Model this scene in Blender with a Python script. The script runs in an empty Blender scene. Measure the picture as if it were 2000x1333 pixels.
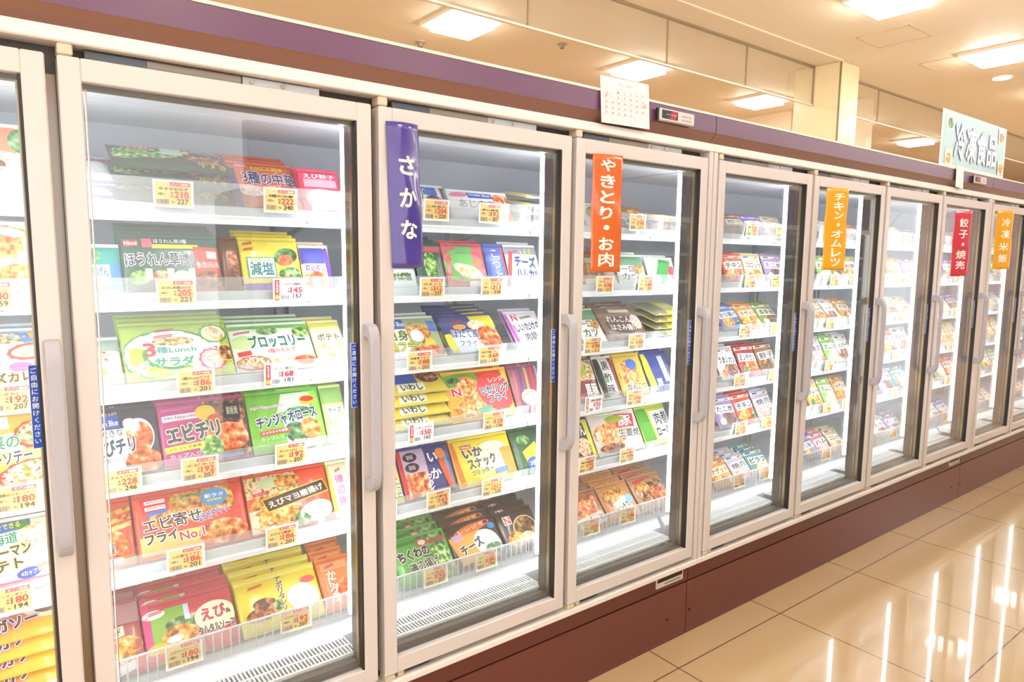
import bpy, bmesh, math, random
from mathutils import Vector, Matrix
random.seed(7)
S = bpy.context.scene
COL = S.collection
R = math.radians

# ------------------------------------------------------------------ camera
CAM = (-0.1451, -1.6771, 1.5514)
YAW, PIT, ROL, FPX = 0.6551, -0.1152, 0.0103, 1345.77
_cy, _sy, _cp, _sp = math.cos(YAW), math.sin(YAW), math.cos(PIT), math.sin(PIT)
FWD = Vector((_sy * _cp, _cy * _cp, _sp)); RT = Vector((_cy, -_sy, 0)); UP = RT.cross(FWD)
_c, _s = math.cos(ROL), math.sin(ROL)
RT, UP = RT * _c + UP * _s, -RT * _s + UP * _c
cam = bpy.data.objects.new('camera', bpy.data.cameras.new('camera'))
cam.data.sensor_width = 36; cam.data.lens = FPX / 2000 * 36
cam.data.clip_start = 0.02
cam.matrix_world = Matrix(((RT.x, UP.x, -FWD.x, CAM[0]), (RT.y, UP.y, -FWD.y, CAM[1]), (RT.z, UP.z, -FWD.z, CAM[2]), (0, 0, 0, 1)))
COL.objects.link(cam); S.camera = cam

def aty(px, py, y):
    """where the photo's sight line meets the upright plane at depth y"""
    d = RT * ((px - 1000) / FPX) + UP * (-(py - 666.5) / FPX) + FWD
    t = (y - CAM[1]) / d.y
    return Vector(CAM) + d * t

# ------------------------------------------------------------------ view and light
S.view_settings.view_transform = 'Standard'; S.view_settings.look = 'None'
S.view_settings.gamma = 1; S.view_settings.use_curve_mapping = False
S.view_settings.exposure = 0.36
w = bpy.data.worlds.new('store_air'); S.world = w; w.use_nodes = True
w.node_tree.nodes['Background'].inputs[0].default_value = (1.0, 0.98, 0.965, 1)
w.node_tree.nodes['Background'].inputs[1].default_value = 1.7
LED_STRENGTH = 14.5
PANEL_STRENGTH = 36.0

# ------------------------------------------------------------------ materials
def lin(h):
    h = h.lstrip('#')
    v = [int(h[i:i + 2], 16) / 255 for i in (0, 2, 4)]
    return tuple(c / 12.92 if c <= .04045 else ((c + .055) / 1.055) ** 2.4 for c in v) + (1,)
MATS = {}
def base_mat(name):
    m = bpy.data.materials.new(name); m.use_nodes = True
    nt = m.node_tree; b = nt.nodes['Principled BSDF']
    return m, nt, b
def pm(name, col, rough=.4, metal=0, bump=0, bscale=30, spec=.5, coat=0, var=0):
    if name in MATS: return MATS[name]
    m, nt, b = base_mat(name)
    c = lin(col)
    b.inputs['Base Color'].default_value = c; b.inputs['Roughness'].default_value = rough
    b.inputs['Metallic'].default_value = metal; b.inputs['Specular IOR Level'].default_value = spec
    b.inputs['Coat Weight'].default_value = coat; b.inputs['Coat Roughness'].default_value = .12
    if bump or var:
        tc = nt.nodes.new('ShaderNodeTexCoord'); nz = nt.nodes.new('ShaderNodeTexNoise')
        nz.inputs['Scale'].default_value = bscale; nz.inputs['Detail'].default_value = 3
        nt.links.new(tc.outputs['Object'], nz.inputs['Vector'])
        if bump:
            bp = nt.nodes.new('ShaderNodeBump'); bp.inputs['Strength'].default_value = bump; bp.inputs['Distance'].default_value = .01
            nt.links.new(nz.outputs['Fac'], bp.inputs['Height']); nt.links.new(bp.outputs[0], b.inputs['Normal'])
        if var:
            mx = nt.nodes.new('ShaderNodeMix'); mx.data_type = 'RGBA'
            mx.inputs[6].default_value = tuple(x * (1 - var) for x in c[:3]) + (1,); mx.inputs[7].default_value = c
            nt.links.new(nz.outputs['Fac'], mx.inputs[0]); nt.links.new(mx.outputs[2], b.inputs['Base Color'])
    MATS[name] = m
    return m
def ink(col):                                   # a printed colour
    return pm('ink_' + col.lstrip('#'), col, .38, spec=.4)
def film(col):                                  # crinkled printed plastic film
    return pm('film_' + col.lstrip('#'), col, .3, bump=.35, bscale=38, coat=.5)
FOODS = {
    'shrimp': (['8a2a0c', 'd2521c', 'f08a3c', 'fbd9a8'], 55), 'noodle': (['b84a14', 'ee8a30', 'f6b45a', 'fff0c8'], 70),
    'green': (['1f4a16', '3f8a2a', '8cc04a', 'e6f0b4'], 70), 'fry': (['7a3c0c', 'c47a22', 'e6a848', 'f8dc9a'], 60),
    'salad': (['3f8a2a', 'e6a040', 'f4ead0', 'd03a28'], 75), 'meat': (['2c120a', '6a2f16', 'a85a30', 'e0a878'], 60),
    'cream': (['d8b070', 'f4e2b0', 'fff8e6', 'f0c060'], 50), 'stripe': (['fff4e0', 'f0b878', 'd8662a', '883010'], 40),
    'pale': (['f2d8c8', 'f8ece0', 'e89888', 'fffaf2'], 60), 'choco': (['3a1c1c', '6a3a38', '8a5a52', 'a87868'], 18),
    'leafy': (['103a1a', '2e6a34', '6aa05c', 'b8d49a'], 45), 'grilled': (['1e140c', '4a3018', '8a6030', 'd0a860'], 48)}
def food(kind):
    if 'food_' + kind in MATS: return MATS['food_' + kind]
    cols, sc = FOODS[kind]
    m, nt, b = base_mat('food_' + kind)
    tc = nt.nodes.new('ShaderNodeTexCoord'); nz = nt.nodes.new('ShaderNodeTexNoise'); vo = nt.nodes.new('ShaderNodeTexVoronoi')
    nz.inputs['Scale'].default_value = sc; nz.inputs['Detail'].default_value = 4
    vo.inputs['Scale'].default_value = sc * 1.1
    rp = nt.nodes.new('ShaderNodeValToRGB'); ad = nt.nodes.new('ShaderNodeMath'); ad.operation = 'ADD'
    mu = nt.nodes.new('ShaderNodeMath'); mu.operation = 'MULTIPLY'; mu.inputs[1].default_value = .35
    nt.links.new(tc.outputs['Object'], nz.inputs['Vector']); nt.links.new(tc.outputs['Object'], vo.inputs['Vector'])
    nt.links.new(vo.outputs['Distance'], mu.inputs[0]); nt.links.new(mu.outputs[0], ad.inputs[0]); nt.links.new(nz.outputs['Fac'], ad.inputs[1])
    nt.links.new(ad.outputs[0], rp.inputs['Fac']); nt.links.new(rp.outputs['Color'], b.inputs['Base Color'])
    el = rp.color_ramp.elements
    el[0].position = .48; el[0].color = lin(cols[0]); el[1].position = .9; el[1].color = lin(cols[3])
    for k in (1, 2):
        e = el.new(.48 + .13 * k); e.color = lin(cols[k])
    b.inputs['Roughness'].default_value = .38
    MATS['food_' + kind] = m
    return m
def M(key):
    if isinstance(key, bpy.types.Material): return key
    return food(key) if key in FOODS else ink(key)
def emit_mat(name, col, strength):
    m = bpy.data.materials.new(name); m.use_nodes = True; nt = m.node_tree; nt.nodes.clear()
    e = nt.nodes.new('ShaderNodeEmission'); o = nt.nodes.new('ShaderNodeOutputMaterial')
    e.inputs[0].default_value = col; e.inputs[1].default_value = strength
    nt.links.new(e.outputs[0], o.inputs[0]); return m
def clear_mat(name, tint, haze, hazecol=(1, 1, 1, 1), spec=.04, rough=0.0):
    """clear sheet: straight-through transmission, Schlick mirror, a little diffuse haze"""
    m = bpy.data.materials.new(name); m.use_nodes = True; nt = m.node_tree; nt.nodes.clear(); N = nt.nodes.new; L = nt.links.new
    o = N('ShaderNodeOutputMaterial'); tr = N('ShaderNodeBsdfTransparent'); gl = N('ShaderNodeBsdfGlossy'); df = N('ShaderNodeBsdfDiffuse')
    tr.inputs[0].default_value = tint; df.inputs[0].default_value = hazecol; gl.inputs['Roughness'].default_value = rough
    g = N('ShaderNodeNewGeometry'); dt = N('ShaderNodeVectorMath'); dt.operation = 'DOT_PRODUCT'
    L(g.outputs['Normal'], dt.inputs[0]); L(g.outputs['Incoming'], dt.inputs[1])
    def mth(op, a, bb=None):
        n = N('ShaderNodeMath'); n.operation = op
        if isinstance(a, (int, float)): n.inputs[0].default_value = a
        else: L(a, n.inputs[0])
        if bb is not None:
            if isinstance(bb, (int, float)): n.inputs[1].default_value = bb
            else: L(bb, n.inputs[1])
        return n.outputs[0]
    a = mth('ABSOLUTE', dt.outputs['Value']); i = mth('SUBTRACT', 1.0, a); p = mth('POWER', i, 5.0)
    fr = mth('ADD', mth('MULTIPLY', p, 1 - spec), spec)
    m1 = N('ShaderNodeMixShader'); m1.inputs[0].default_value = haze; L(tr.outputs[0], m1.inputs[1]); L(df.outputs[0], m1.inputs[2])
    m2 = N('ShaderNodeMixShader'); L(fr, m2.inputs[0]); L(m1.outputs[0], m2.inputs[1]); L(gl.outputs[0], m2.inputs[2])
    L(m2.outputs[0], o.inputs[0]); return m

FRAME = pm('door_frame_enamel', 'd6cec9', .22, coat=.3)
RAIL = pm('white_rail', 'ece4dc', .3)
WHITE = pm('white_enamel', 'eef1f4', .35)
LINER = pm('freezer_liner', 'cdd3dc', .4)
DARK = pm('dark_gasket', '2b2523', .45)
DGREY = pm('dark_sill', '6b6763', .35)
POSTM = pm('post_dark_steel', '3c3634', .2, spec=.7)
STEEL = pm('brushed_steel', 'b7afa8', .2, metal=1)
SLOT = pm('dark_steel_gap', '857a70', .16, metal=1)
HAND = pm('grey_handle', 'b4b2b8', .4)
CLOSER = pm('closer_grey', 'a29a90', .5)
BRACK = pm('pale_bracket', 'd4d8dc', .45)
HINGE = pm('beige_hinge', 'd8c6a8', .4)
MAROON = pm('maroon_panel', '6e3a33', .32)
PURPLE = pm('plum_fascia', '6c4862', .3)
BLACK = pm('black_plastic', '151415', .4)
GLASS = clear_mat('door_glass', (.97, .985, .98, 1), 0.025, spec=.065)
FENCE = clear_mat('clear_price_rail', (.93, .95, .96, 1), .16)
LEDM = emit_mat('led_tube_light', (.90, .95, 1.0, 1), LED_STRENGTH)
PANELB = emit_mat('back_panel_light', (1.0, .95, .88, 1), PANEL_STRENGTH * .6)
PANELM = emit_mat('ceiling_panel_light', (1.0, .985, .965, 1), PANEL_STRENGTH)

# ------------------------------------------------------------------ mesh builder
class MB:
    def __init__(s): s.v = []; s.f = []; s.m = []; s.mats = []; s.sm = []
    def mi(s, mat):
        if mat not in s.mats: s.mats.append(mat)
        return s.mats.index(mat)
    def add(s, vs, fs, mat, smooth=False):
        o = len(s.v); s.v += [tuple(v) for v in vs]; k = s.mi(mat)
        for f in fs: s.f.append(tuple(i + o for i in f)); s.m.append(k); s.sm.append(smooth)
    def box(s, x0, x1, y0, y1, z0, z1, mat, b=0, seg=2):
        if b <= 0:
            vs = [(x, y, z) for x in (x0, x1) for y in (y0, y1) for z in (z0, z1)]
            s.add(vs, [(0, 1, 3, 2), (4, 6, 7, 5), (0, 4, 5, 1), (2, 3, 7, 6), (0, 2, 6, 4), (1, 5, 7, 3)], mat); return
        bm = bmesh.new(); bmesh.ops.create_cube(bm, size=1)
        for v in bm.verts: v.co = Vector(((x0 + x1) / 2 + v.co.x * (x1 - x0), (y0 + y1) / 2 + v.co.y * (y1 - y0), (z0 + z1) / 2 + v.co.z * (z1 - z0)))
        bmesh.ops.bevel(bm, geom=list(bm.edges), offset=b, segments=seg, affect='EDGES', profile=.5)
        bm.verts.index_update()
        s.add([v.co for v in bm.verts], [[v.index for v in f.verts] for f in bm.faces], mat, False); bm.free()
    def prism(s, prof, a0, a1, mat, axis='x', smooth=False):
        """profile of (u,v) pairs swept along an axis; for x: (y,z); for z: (x,y); for y: (x,z)"""
        n = len(prof)
        mk = {'x': lambda a, p: (a, p[0], p[1]), 'y': lambda a, p: (p[0], a, p[1]), 'z': lambda a, p: (p[0], p[1], a)}[axis]
        vs = [mk(a0, p) for p in prof] + [mk(a1, p) for p in prof]
        s.add(vs, [(i, (i + 1) % n, n + (i + 1) % n, n + i) for i in range(n)], mat, smooth)
        s.add(vs, [tuple(range(n))[::-1], tuple(range(n, 2 * n))], mat)
    def cyl(s, p, q, r, mat, n=16, smooth=True, r2=None):
        p = Vector(p); q = Vector(q); d = (q - p).normalized(); r2 = r if r2 is None else r2
        a = d.orthogonal().normalized(); b = d.cross(a)
        ring = [a * math.cos(2 * math.pi * k / n) + b * math.sin(2 * math.pi * k / n) for k in range(n)]
        vs = [p + x * r for x in ring] + [q + x * r2 for x in ring]
        s.add(vs, [(i, (i + 1) % n, n + (i + 1) % n, n + i) for i in range(n)], mat, smooth)
        s.add(vs, [tuple(range(n))[::-1], tuple(range(n, 2 * n))], mat)
    def tube(s, pts, r, mat, n=8):
        for a, b in zip(pts[:-1], pts[1:]): s.cyl(a, b, r, mat, n)
    def mesh(s, name):
        me = bpy.data.meshes.new(name); me.from_pydata(s.v, [], s.f)
        for m in s.mats: me.materials.append(m)
        me.polygons.foreach_set('material_index', s.m); me.polygons.foreach_set('use_smooth', s.sm)
        me.update()
        return me
    def obj(s, name, parent=None, loc=(0, 0, 0), recalc=True):
        me = s.mesh(name)
        if recalc:
            bm = bmesh.new(); bm.from_mesh(me); bmesh.ops.recalc_face_normals(bm, faces=bm.faces); bm.to_mesh(me); bm.free()
        return link(name, me, parent, loc)
def link(name, me, parent=None, loc=(0, 0, 0), rot=(0, 0, 0)):
    o = bpy.data.objects.new(name, me); COL.objects.link(o)
    o.location = loc; o.rotation_euler = rot
    if parent: o.parent = parent
    return o
def tag(o, label, cat, group=None):
    o['label'] = label; o['category'] = cat
    if group: o['group'] = group
    return o
def empty(name, loc=(0, 0, 0)):
    return link(name, None, None, loc)
def struct(o): o['kind'] = 'structure'; return o
def copy_tree(o, parent=None):
    c = o.copy(); COL.objects.link(c)
    if parent: c.parent = parent
    for ch in list(o.children): copy_tree(ch, c)
    return c

# ------------------------------------------------------------------ lettering as geometry
_TX = {}
def split_long(vs, fs, lim):
    tris = []
    for f in fs:
        for i in range(1, len(f) - 1): tris.append((f[0], f[i], f[i + 1]))
    vs = list(vs); mid = {}; out = []
    while tris:
        t = tris.pop(); e = [(t[0], t[1]), (t[1], t[2]), (t[2], t[0])]
        L = [math.hypot(vs[a][0] - vs[b][0], vs[a][1] - vs[b][1]) for a, b in e]
        k = L.index(max(L))
        if L[k] <= lim: out.append(t); continue
        a, b = e[k]; c = t[(k + 2) % 3]; q = (min(a, b), max(a, b))
        if q not in mid: mid[q] = len(vs); vs.append(((vs[a][0] + vs[b][0]) / 2, (vs[a][1] + vs[b][1]) / 2))
        m = mid[q]; tris += [(a, m, c), (m, b, c)]
    return vs, out
def glyphs(txt, off=0.0):
    """filled lettering; off thickens every stroke by laying a band along its outline"""
    k = (txt, round(off, 4))
    if k in _TX: return _TX[k]
    if off > 0:
        vs, fs, bb, rim = glyphs(txt, 0.0)
        vs = list(vs); fs = list(fs); seen_ = set()
        for ri, (p, q) in enumerate(rim):
            dp = .08 * (1 + ri % 9)
            dx, dy = q[0] - p[0], q[1] - p[1]; L = math.hypot(dx, dy)
            if L < 1e-6: continue
            nx, ny = -dy / L * off, dx / L * off; o = len(vs)
            vs += [(p[0] - nx, p[1] - ny, dp), (q[0] - nx, q[1] - ny, dp), (q[0] + nx, q[1] + ny, dp), (p[0] + nx, p[1] + ny, dp)]; fs.append((o, o + 1, o + 2, o + 3))
            for c in (p, q):
                if c in seen_: continue
                seen_.add(c); o = len(vs); vs += [(c[0] + off * math.cos(math.pi * i / 3), c[1] + off * math.sin(math.pi * i / 3), dp + .04) for i in range(6)]; fs.append(tuple(range(o, o + 6)))
        _TX[k] = (vs, fs, bb, rim); return _TX[k]
    cu = bpy.data.curves.new('lettering', 'FONT'); cu.body = txt; cu.resolution_u = 2
    o = bpy.data.objects.new('lettering', cu); me = bpy.data.meshes.new_from_object(o)
    vs = [(round(v.co.x, 5), round(v.co.y, 5)) for v in me.vertices]; fs = [tuple(p.vertices) for p in me.polygons]
    bpy.data.objects.remove(o); bpy.data.curves.remove(cu); bpy.data.meshes.remove(me)
    cnt = {}
    for f in fs:
        for i in range(len(f)):
            p, q = vs[f[i]], vs[f[(i + 1) % len(f)]]; e = (min(p, q), max(p, q)); cnt[e] = cnt.get(e, 0) + 1
    rim = [e for e, c in cnt.items() if c == 1]
    x0 = min(v[0] for v in vs); x1 = max(v[0] for v in vs); y0 = min(v[1] for v in vs); y1 = max(v[1] for v in vs)
    vs, fs = split_long(vs, fs, .3)
    _TX[k] = (vs, fs, (x0, x1, y0, y1), rim)
    return _TX[k]
class Print:
    """flat print laid on a surface: f(x, z, layer) -> point"""
    def __init__(s, mb, f): s.mb = mb; s.f = f; s.lay = 0
    def _put(s, vs, fs, mat):
        s.mb.add([s.f(v[0], v[1], s.lay + (v[2] if len(v) > 2 else 0)) for v in vs], fs, M(mat))
    def rect(s, x0, z0, x1, z1, mat, rot=0, n=5, skew=0):
        s.lay += 1; vs = []; cx, cz = (x0 + x1) / 2, (z0 + z1) / 2; c, sn = math.cos(R(rot)), math.sin(R(rot))
        for j in range(n + 1):
            for i in range(n + 1):
                x = x0 + (x1 - x0) * i / n + skew * (j / n - .5); z = z0 + (z1 - z0) * j / n
                dx, dz = x - cx, z - cz; vs.append((cx + dx * c - dz * sn, cz + dx * sn + dz * c))
        s._put(vs, [(j * (n + 1) + i, j * (n + 1) + i + 1, (j + 1) * (n + 1) + i + 1, (j + 1) * (n + 1) + i) for j in range(n) for i in range(n)], mat)
    def oval(s, cx, cz, rx, rz, mat, rot=0, n=24, scal=0, box=None):
        s.lay += 1; c, sn = math.cos(R(rot)), math.sin(R(rot)); vs = [(cx, cz)]
        for k in (.5, 1):
            for i in range(n):
                a = 2 * math.pi * i / n; q = k * (1 + scal * (i % 2)); dx, dz = rx * q * math.cos(a), rz * q * math.sin(a)
                x, z = cx + dx * c - dz * sn, cz + dx * sn + dz * c
                if box: x = min(max(x, box[0]), box[2]); z = min(max(z, box[1]), box[3])
                vs.append((x, z))
        fs = [(0, 1 + i, 1 + (i + 1) % n) for i in range(n)] + [(1 + i, 1 + n + i, 1 + n + (i + 1) % n, 1 + (i + 1) % n) for i in range(n)]
        s._put(vs, fs, mat)
    def poly(s, pts, mat):
        s.lay += 1; s._put(pts, [tuple(range(len(pts)))], mat)
    def text(s, txt, x0, z0, x1, z1, mat, out=None, rot=0, bold=.02, skew=0, ow=.05, out2=None):
        if any(0x3400 <= ord(q) < 0xff00 for q in txt): bold = min(bold, .022); ow = min(ow, .05)
        _0, _1, (a0, a1, b0, b1), _2 = glyphs(txt, 0.0)
        sx = (x1 - x0) / max(a1 - a0, 1e-6); sz = (z1 - z0) / max(b1 - b0, 1e-6)
        cx, cz = (x0 + x1) / 2, (z0 + z1) / 2; c, sn = math.cos(R(rot)), math.sin(R(rot))
        for off, mm in ((bold + ow * 1.9, out2), (bold + ow, out), (bold, mat)):
            if mm is None: continue
            s.lay += 1
            vs, fs = glyphs(txt, off)[:2]; q = []
            for v_ in vs:
                x, y = v_[0], v_[1]; dx = (x - (a0 + a1) / 2) * sx; dz = (y - (b0 + b1) / 2) * sz; dx += skew * dz
                q.append((cx + dx * c - dz * sn, cz + dx * sn + dz * c, v_[2] if len(v_) > 2 else 0))
            s._put(q, fs, mm)
    def vtext(s, txt, cx, z0, z1, size, mat, out=None, bold=.02, ow=.05, wx=1.0):
        n = len(txt); step = (z1 - z0) / n
        for i, ch in enumerate(txt):
            zc = z1 - step * (i + .5)
            bb = glyphs(ch, 0.0)[2]
            hw = size * wx * (bb[1] - bb[0]) * .5; hh = size * (bb[3] - bb[2]) * .5
            lay = s.lay; s.text(ch, cx - hw, zc - hh, cx + hw, zc + hh, mat, out, 0, bold, 0, ow); s.lay = lay
        s.lay += 2

# ------------------------------------------------------------------ the setting
P = 0.70; GAP = 0.021; EX = 0.052
ZT, ZB = 1.950, 0.364
def doorx(k): return (k - 1) * P + (EX if k >= 4 else 0) + (EX if k >= 8 else 0)
H = 3.6
def floor_mat():
    m, nt, b = base_mat('glossy_cream_tile'); N = nt.nodes.new; L = nt.links.new
    g = N('ShaderNodeNewGeometry'); sp = N('ShaderNodeSeparateXYZ'); L(g.outputs['Position'], sp.inputs[0])
    def edge(sock, off):
        a = N('ShaderNodeMath'); a.operation = 'ADD'; a.inputs[1].default_value = off; L(sock, a.inputs[0])
        pp = N('ShaderNodeMath'); pp.operation = 'PINGPONG'; pp.inputs[1].default_value = .35; L(a.outputs[0], pp.inputs[0])
        lt = N('ShaderNodeMath'); lt.operation = 'LESS_THAN'; lt.inputs[1].default_value = .0028; L(pp.outputs[0], lt.inputs[0]); return lt.outputs[0]
    mx = N('ShaderNodeMath'); mx.operation = 'MAXIMUM'
    L(edge(sp.outputs['X'], -1.893 + 7.0), mx.inputs[0]); L(edge(sp.outputs['Y'], .100 + 7.0), mx.inputs[1])
    nz = N('ShaderNodeTexNoise'); nz.inputs['Scale'].default_value = 1.7; nz.inputs['Detail'].default_value = 5; L(g.outputs['Position'], nz.inputs['Vector'])
    tone = N('ShaderNodeMix'); tone.data_type = 'RGBA'; tone.inputs[6].default_value = lin('c8a97c'); tone.inputs[7].default_value = lin('d3b78c'); L(nz.outputs['Fac'], tone.inputs[0])
    c = N('ShaderNodeMix'); c.data_type = 'RGBA'; L(mx.outputs[0], c.inputs[0]); L(tone.outputs[2], c.inputs[6]); c.inputs[7].default_value = lin('6b5640')
    L(c.outputs[2], b.inputs['Base Color'])
    b.inputs['Roughness'].default_value = .16; b.inputs['Coat Weight'].default_value = 1.0; b.inputs['Coat Roughness'].default_value = .03; b.inputs['Coat IOR'].default_value = 1.55
    return m
mb = MB(); mb.box(-9, 26, -9, 12, -.1, 0, floor_mat()); struct(mb.obj('floor'))
CEIL = pm('ceiling_paint', 'f4e4ca', .6, bump=.05, bscale=3, var=.06); WALLM = pm('peach_wall', 'efd0bc', .5)
mb = MB(); mb.box(-9, 26, -9, 12, H, H + .1, CEIL); struct(mb.obj('ceiling'))
mb = MB(); mb.box(-9, 26, 12, 12.1, 0, H, WALLM); struct(mb.obj('wall_back'))
mb = MB(); mb.box(26, 26.1, -9, 12, 0, H, pm('far_wall', 'f2cdbc', .6)); struct(mb.obj('wall_right'))
# ceiling groove beside the smoke screen
mb = MB(); mb.box(-9, 6.87, 2.03, 2.075, H - .012, H + .001, pm('ceiling_trim', 'f2dfc4', .5)); struct(mb.obj('trim_1'))
# pillar
PILM = pm('cream_pillar', 'ead6a8', .3, coat=.2)
mb = MB(); mb.box(6.87, 7.25, 2.05, 2.55, 0, H, PILM, .006)
mb.box(6.862, 6.874, 2.04, 2.056, 0, H, pm('pillar_corner_strip', '8a7448', .4))
struct(mb.obj('trim_2'))
# hanging smoke screen of clear panels
SMOKE = clear_mat('smoke_screen_glass', (.96, .97, .95, 1), .05, (1, .95, .85, 1), .05)
sc_n = 0
def smoke(xs, y, z0, z1, label, axis='x'):
    e = empty('smoke_screen', (0, 0, 0)); tag(e, label, 'glass screen')
    for a, b_ in zip(xs[:-1], xs[1:]):
        m = MB()
        if axis == 'x': m.box(a + .004, b_ - .004, y - .004, y + .004, z0 + .012, z1 - .015, SMOKE)
        else: m.box(y - .004, y + .004, a + .004, b_ - .004, z0 + .012, z1 - .015, SMOKE)
        m.obj('glass_panel', e)
    r = MB(); ALU = pm('pale_screen_rail', 'e9ddc6', .35); DK = pm('dark_screen_rail', '9c8462', .4)  # top rail and uprights in a darker tan
    if axis == 'x':
        r.box(xs[0], xs[-1], y - .012, y + .012, z0, z0 + .014, ALU); r.box(xs[0], xs[-1], y - .014, y + .014, z1 - .018, z1, DK)
        for x in xs: r.box(x - .005, x + .005, y - .008, y + .008, z0, z1 - .01, DK)
    else:
        r.box(y - .012, y + .012, xs[0], xs[-1], z0, z0 + .014, ALU); r.box(y - .014, y + .014, xs[0], xs[-1], z1 - .018, z1, DK)
        for x in xs: r.box(y - .008, y + .008, x - .005, x + .005, z0, z1 - .01, DK)
    r.obj('rail', e)
smoke([-5.4, -3.2, -1.0, 1.2, 3.05, 4.55, 6.4 - .72, 6.862], 2.335, H - .40, H, 'clear smoke screen hanging from the ceiling left of the cream pillar')
smoke([7.26, 8.3, 10.1, 11.9, 13.7, 15.5, 17.3], 2.335, H - .40, H, 'clear smoke screen hanging from the ceiling right of the cream pillar')
# lowered bulkhead behind, crossing the aisle
mb = MB(); mb.box(8.6, 8.75, 2.6, 12, H - .62, H, pm('bulkhead_paint', 'e9cfae', .5)); 
for y in (3.6, 4.9, 6.2): mb.box(8.592, 8.602, y - .006, y + .006, H - .62, H, pm('bulkhead_joint', 'c6a680', .5))
struct(mb.obj('trim_3'))

# ceiling lamps
n = 0
def panel_lamp(x, y, label):
    pmat = PANELB if y > 3 else PANELM
    e = empty('ceiling_light', (x, y, H)); tag(e, label, 'ceiling light', 'square ceiling lights')
    m = MB(); a, b_ = .265, .20
    fr = pm('lamp_frame', 'f3e6d2', .4)
    m.box(-a, a, -a, -b_, -.03, 0, fr); m.box(-a, a, b_, a, -.03, 0, fr); m.box(-a, -b_, -b_, b_, -.03, 0, fr); m.box(b_, a, -b_, b_, -.03, 0, fr)
    m.obj('frame', e)
    m = MB(); m.box(-b_, b_, -b_, b_, -.075, -.004, pmat); m.obj('diffuser', e)  # depth below the frame added so the glowing sides brighten the ceiling
rows = {3.52: 'beyond the smoke screen', .97: 'above the freezers', -1.65: 'above the aisle', -4.3: 'over the opposite aisle', 6.1: 'far behind the freezers'}
nth = ['first', 'second', 'third', 'fourth', 'fifth', 'sixth', 'seventh', 'eighth', 'ninth', 'tenth', 'eleventh', 'twelfth']
for y, wd in rows.items():
    k = 0
    for i in range(-3, 6):
        x = 3.27 + 2.225 * i + (.06 if y == .97 else 0)
        k += 1
        panel_lamp(x, y, '%s square ceiling light from the left in the row %s' % (nth[k - 1], wd))
def ceil_at(px, py):
    d = RT * ((px - 1000) / FPX) + UP * (-(py - 666.5) / FPX) + FWD
    return Vector(CAM) + d * ((H - CAM[2]) / d.z)
for px, py, lb in ((821, 81, 'small grey sprinkler head on the ceiling left of the calendar'), (1098, 84, 'small grey sprinkler head on the ceiling above the calendar')):
    q = ceil_at(px, py); e = empty('sprinkler', q); tag(e, lb, 'sprinkler')
    m = MB(); m.cyl((0, 0, -.012), (0, 0, 0), .05, pm('sprinkler_plate', 'cbb08a', .4), 20); m.obj('plate', e)
    m = MB(); m.cyl((0, 0, -.05), (0, 0, -.012), .022, pm('sprinkler_head', '8f8068', .35), 14, r2=.03); m.obj('head', e)
for px, py, lb in ((1957, 151, 'round white downlight above the right end of the freezers'), (1793, 277, 'round white downlight low behind the far end of the plum fascia')):
    q = ceil_at(px, py); e = empty('downlight', q); tag(e, lb, 'ceiling light')
    m = MB(); m.cyl((0, 0, -.012), (0, 0, 0), .10, pm('lamp_frame', 'f3e6d2', .4), 24); m.obj('ring', e)
    m = MB(); m.cyl((0, 0, -.016), (0, 0, -.012), .075, PANELM, 24); m.obj('lens', e)
for px, py, lb in ((1745, 72, 'square access hatch outlined in the ceiling, nearer one'), (1862, 123, 'square access hatch outlined in the ceiling, farther one')):
    q = ceil_at(px, py); m = MB(); a = .23; t = .012; hm = pm('hatch_frame', 'dcb692', .5)
    m.box(-a, a, -a, -a + t, -.004, .002, hm); m.box(-a, a, a - t, a, -.004, .002, hm); m.box(-a, -a + t, -a, a, -.004, .002, hm); m.box(a - t, a, -a, a, -.004, .002, hm)
    tag(m.obj('ceiling_hatch', None, q), lb, 'hatch')

# ------------------------------------------------------------------ freezer cases
SHZ = [1.640, 1.420, 1.195, .960, .725]        # bottom edge of each shelf's white nose
FTOP = [1.745, 1.503, 1.271, 1.041, .806]      # top of its clear price rail
FLOORZ = [z + .036 for z in SHZ] + [.462]
SY, BY = .22, .74                              # shelf nose, back wall
LEDY = .098

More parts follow.
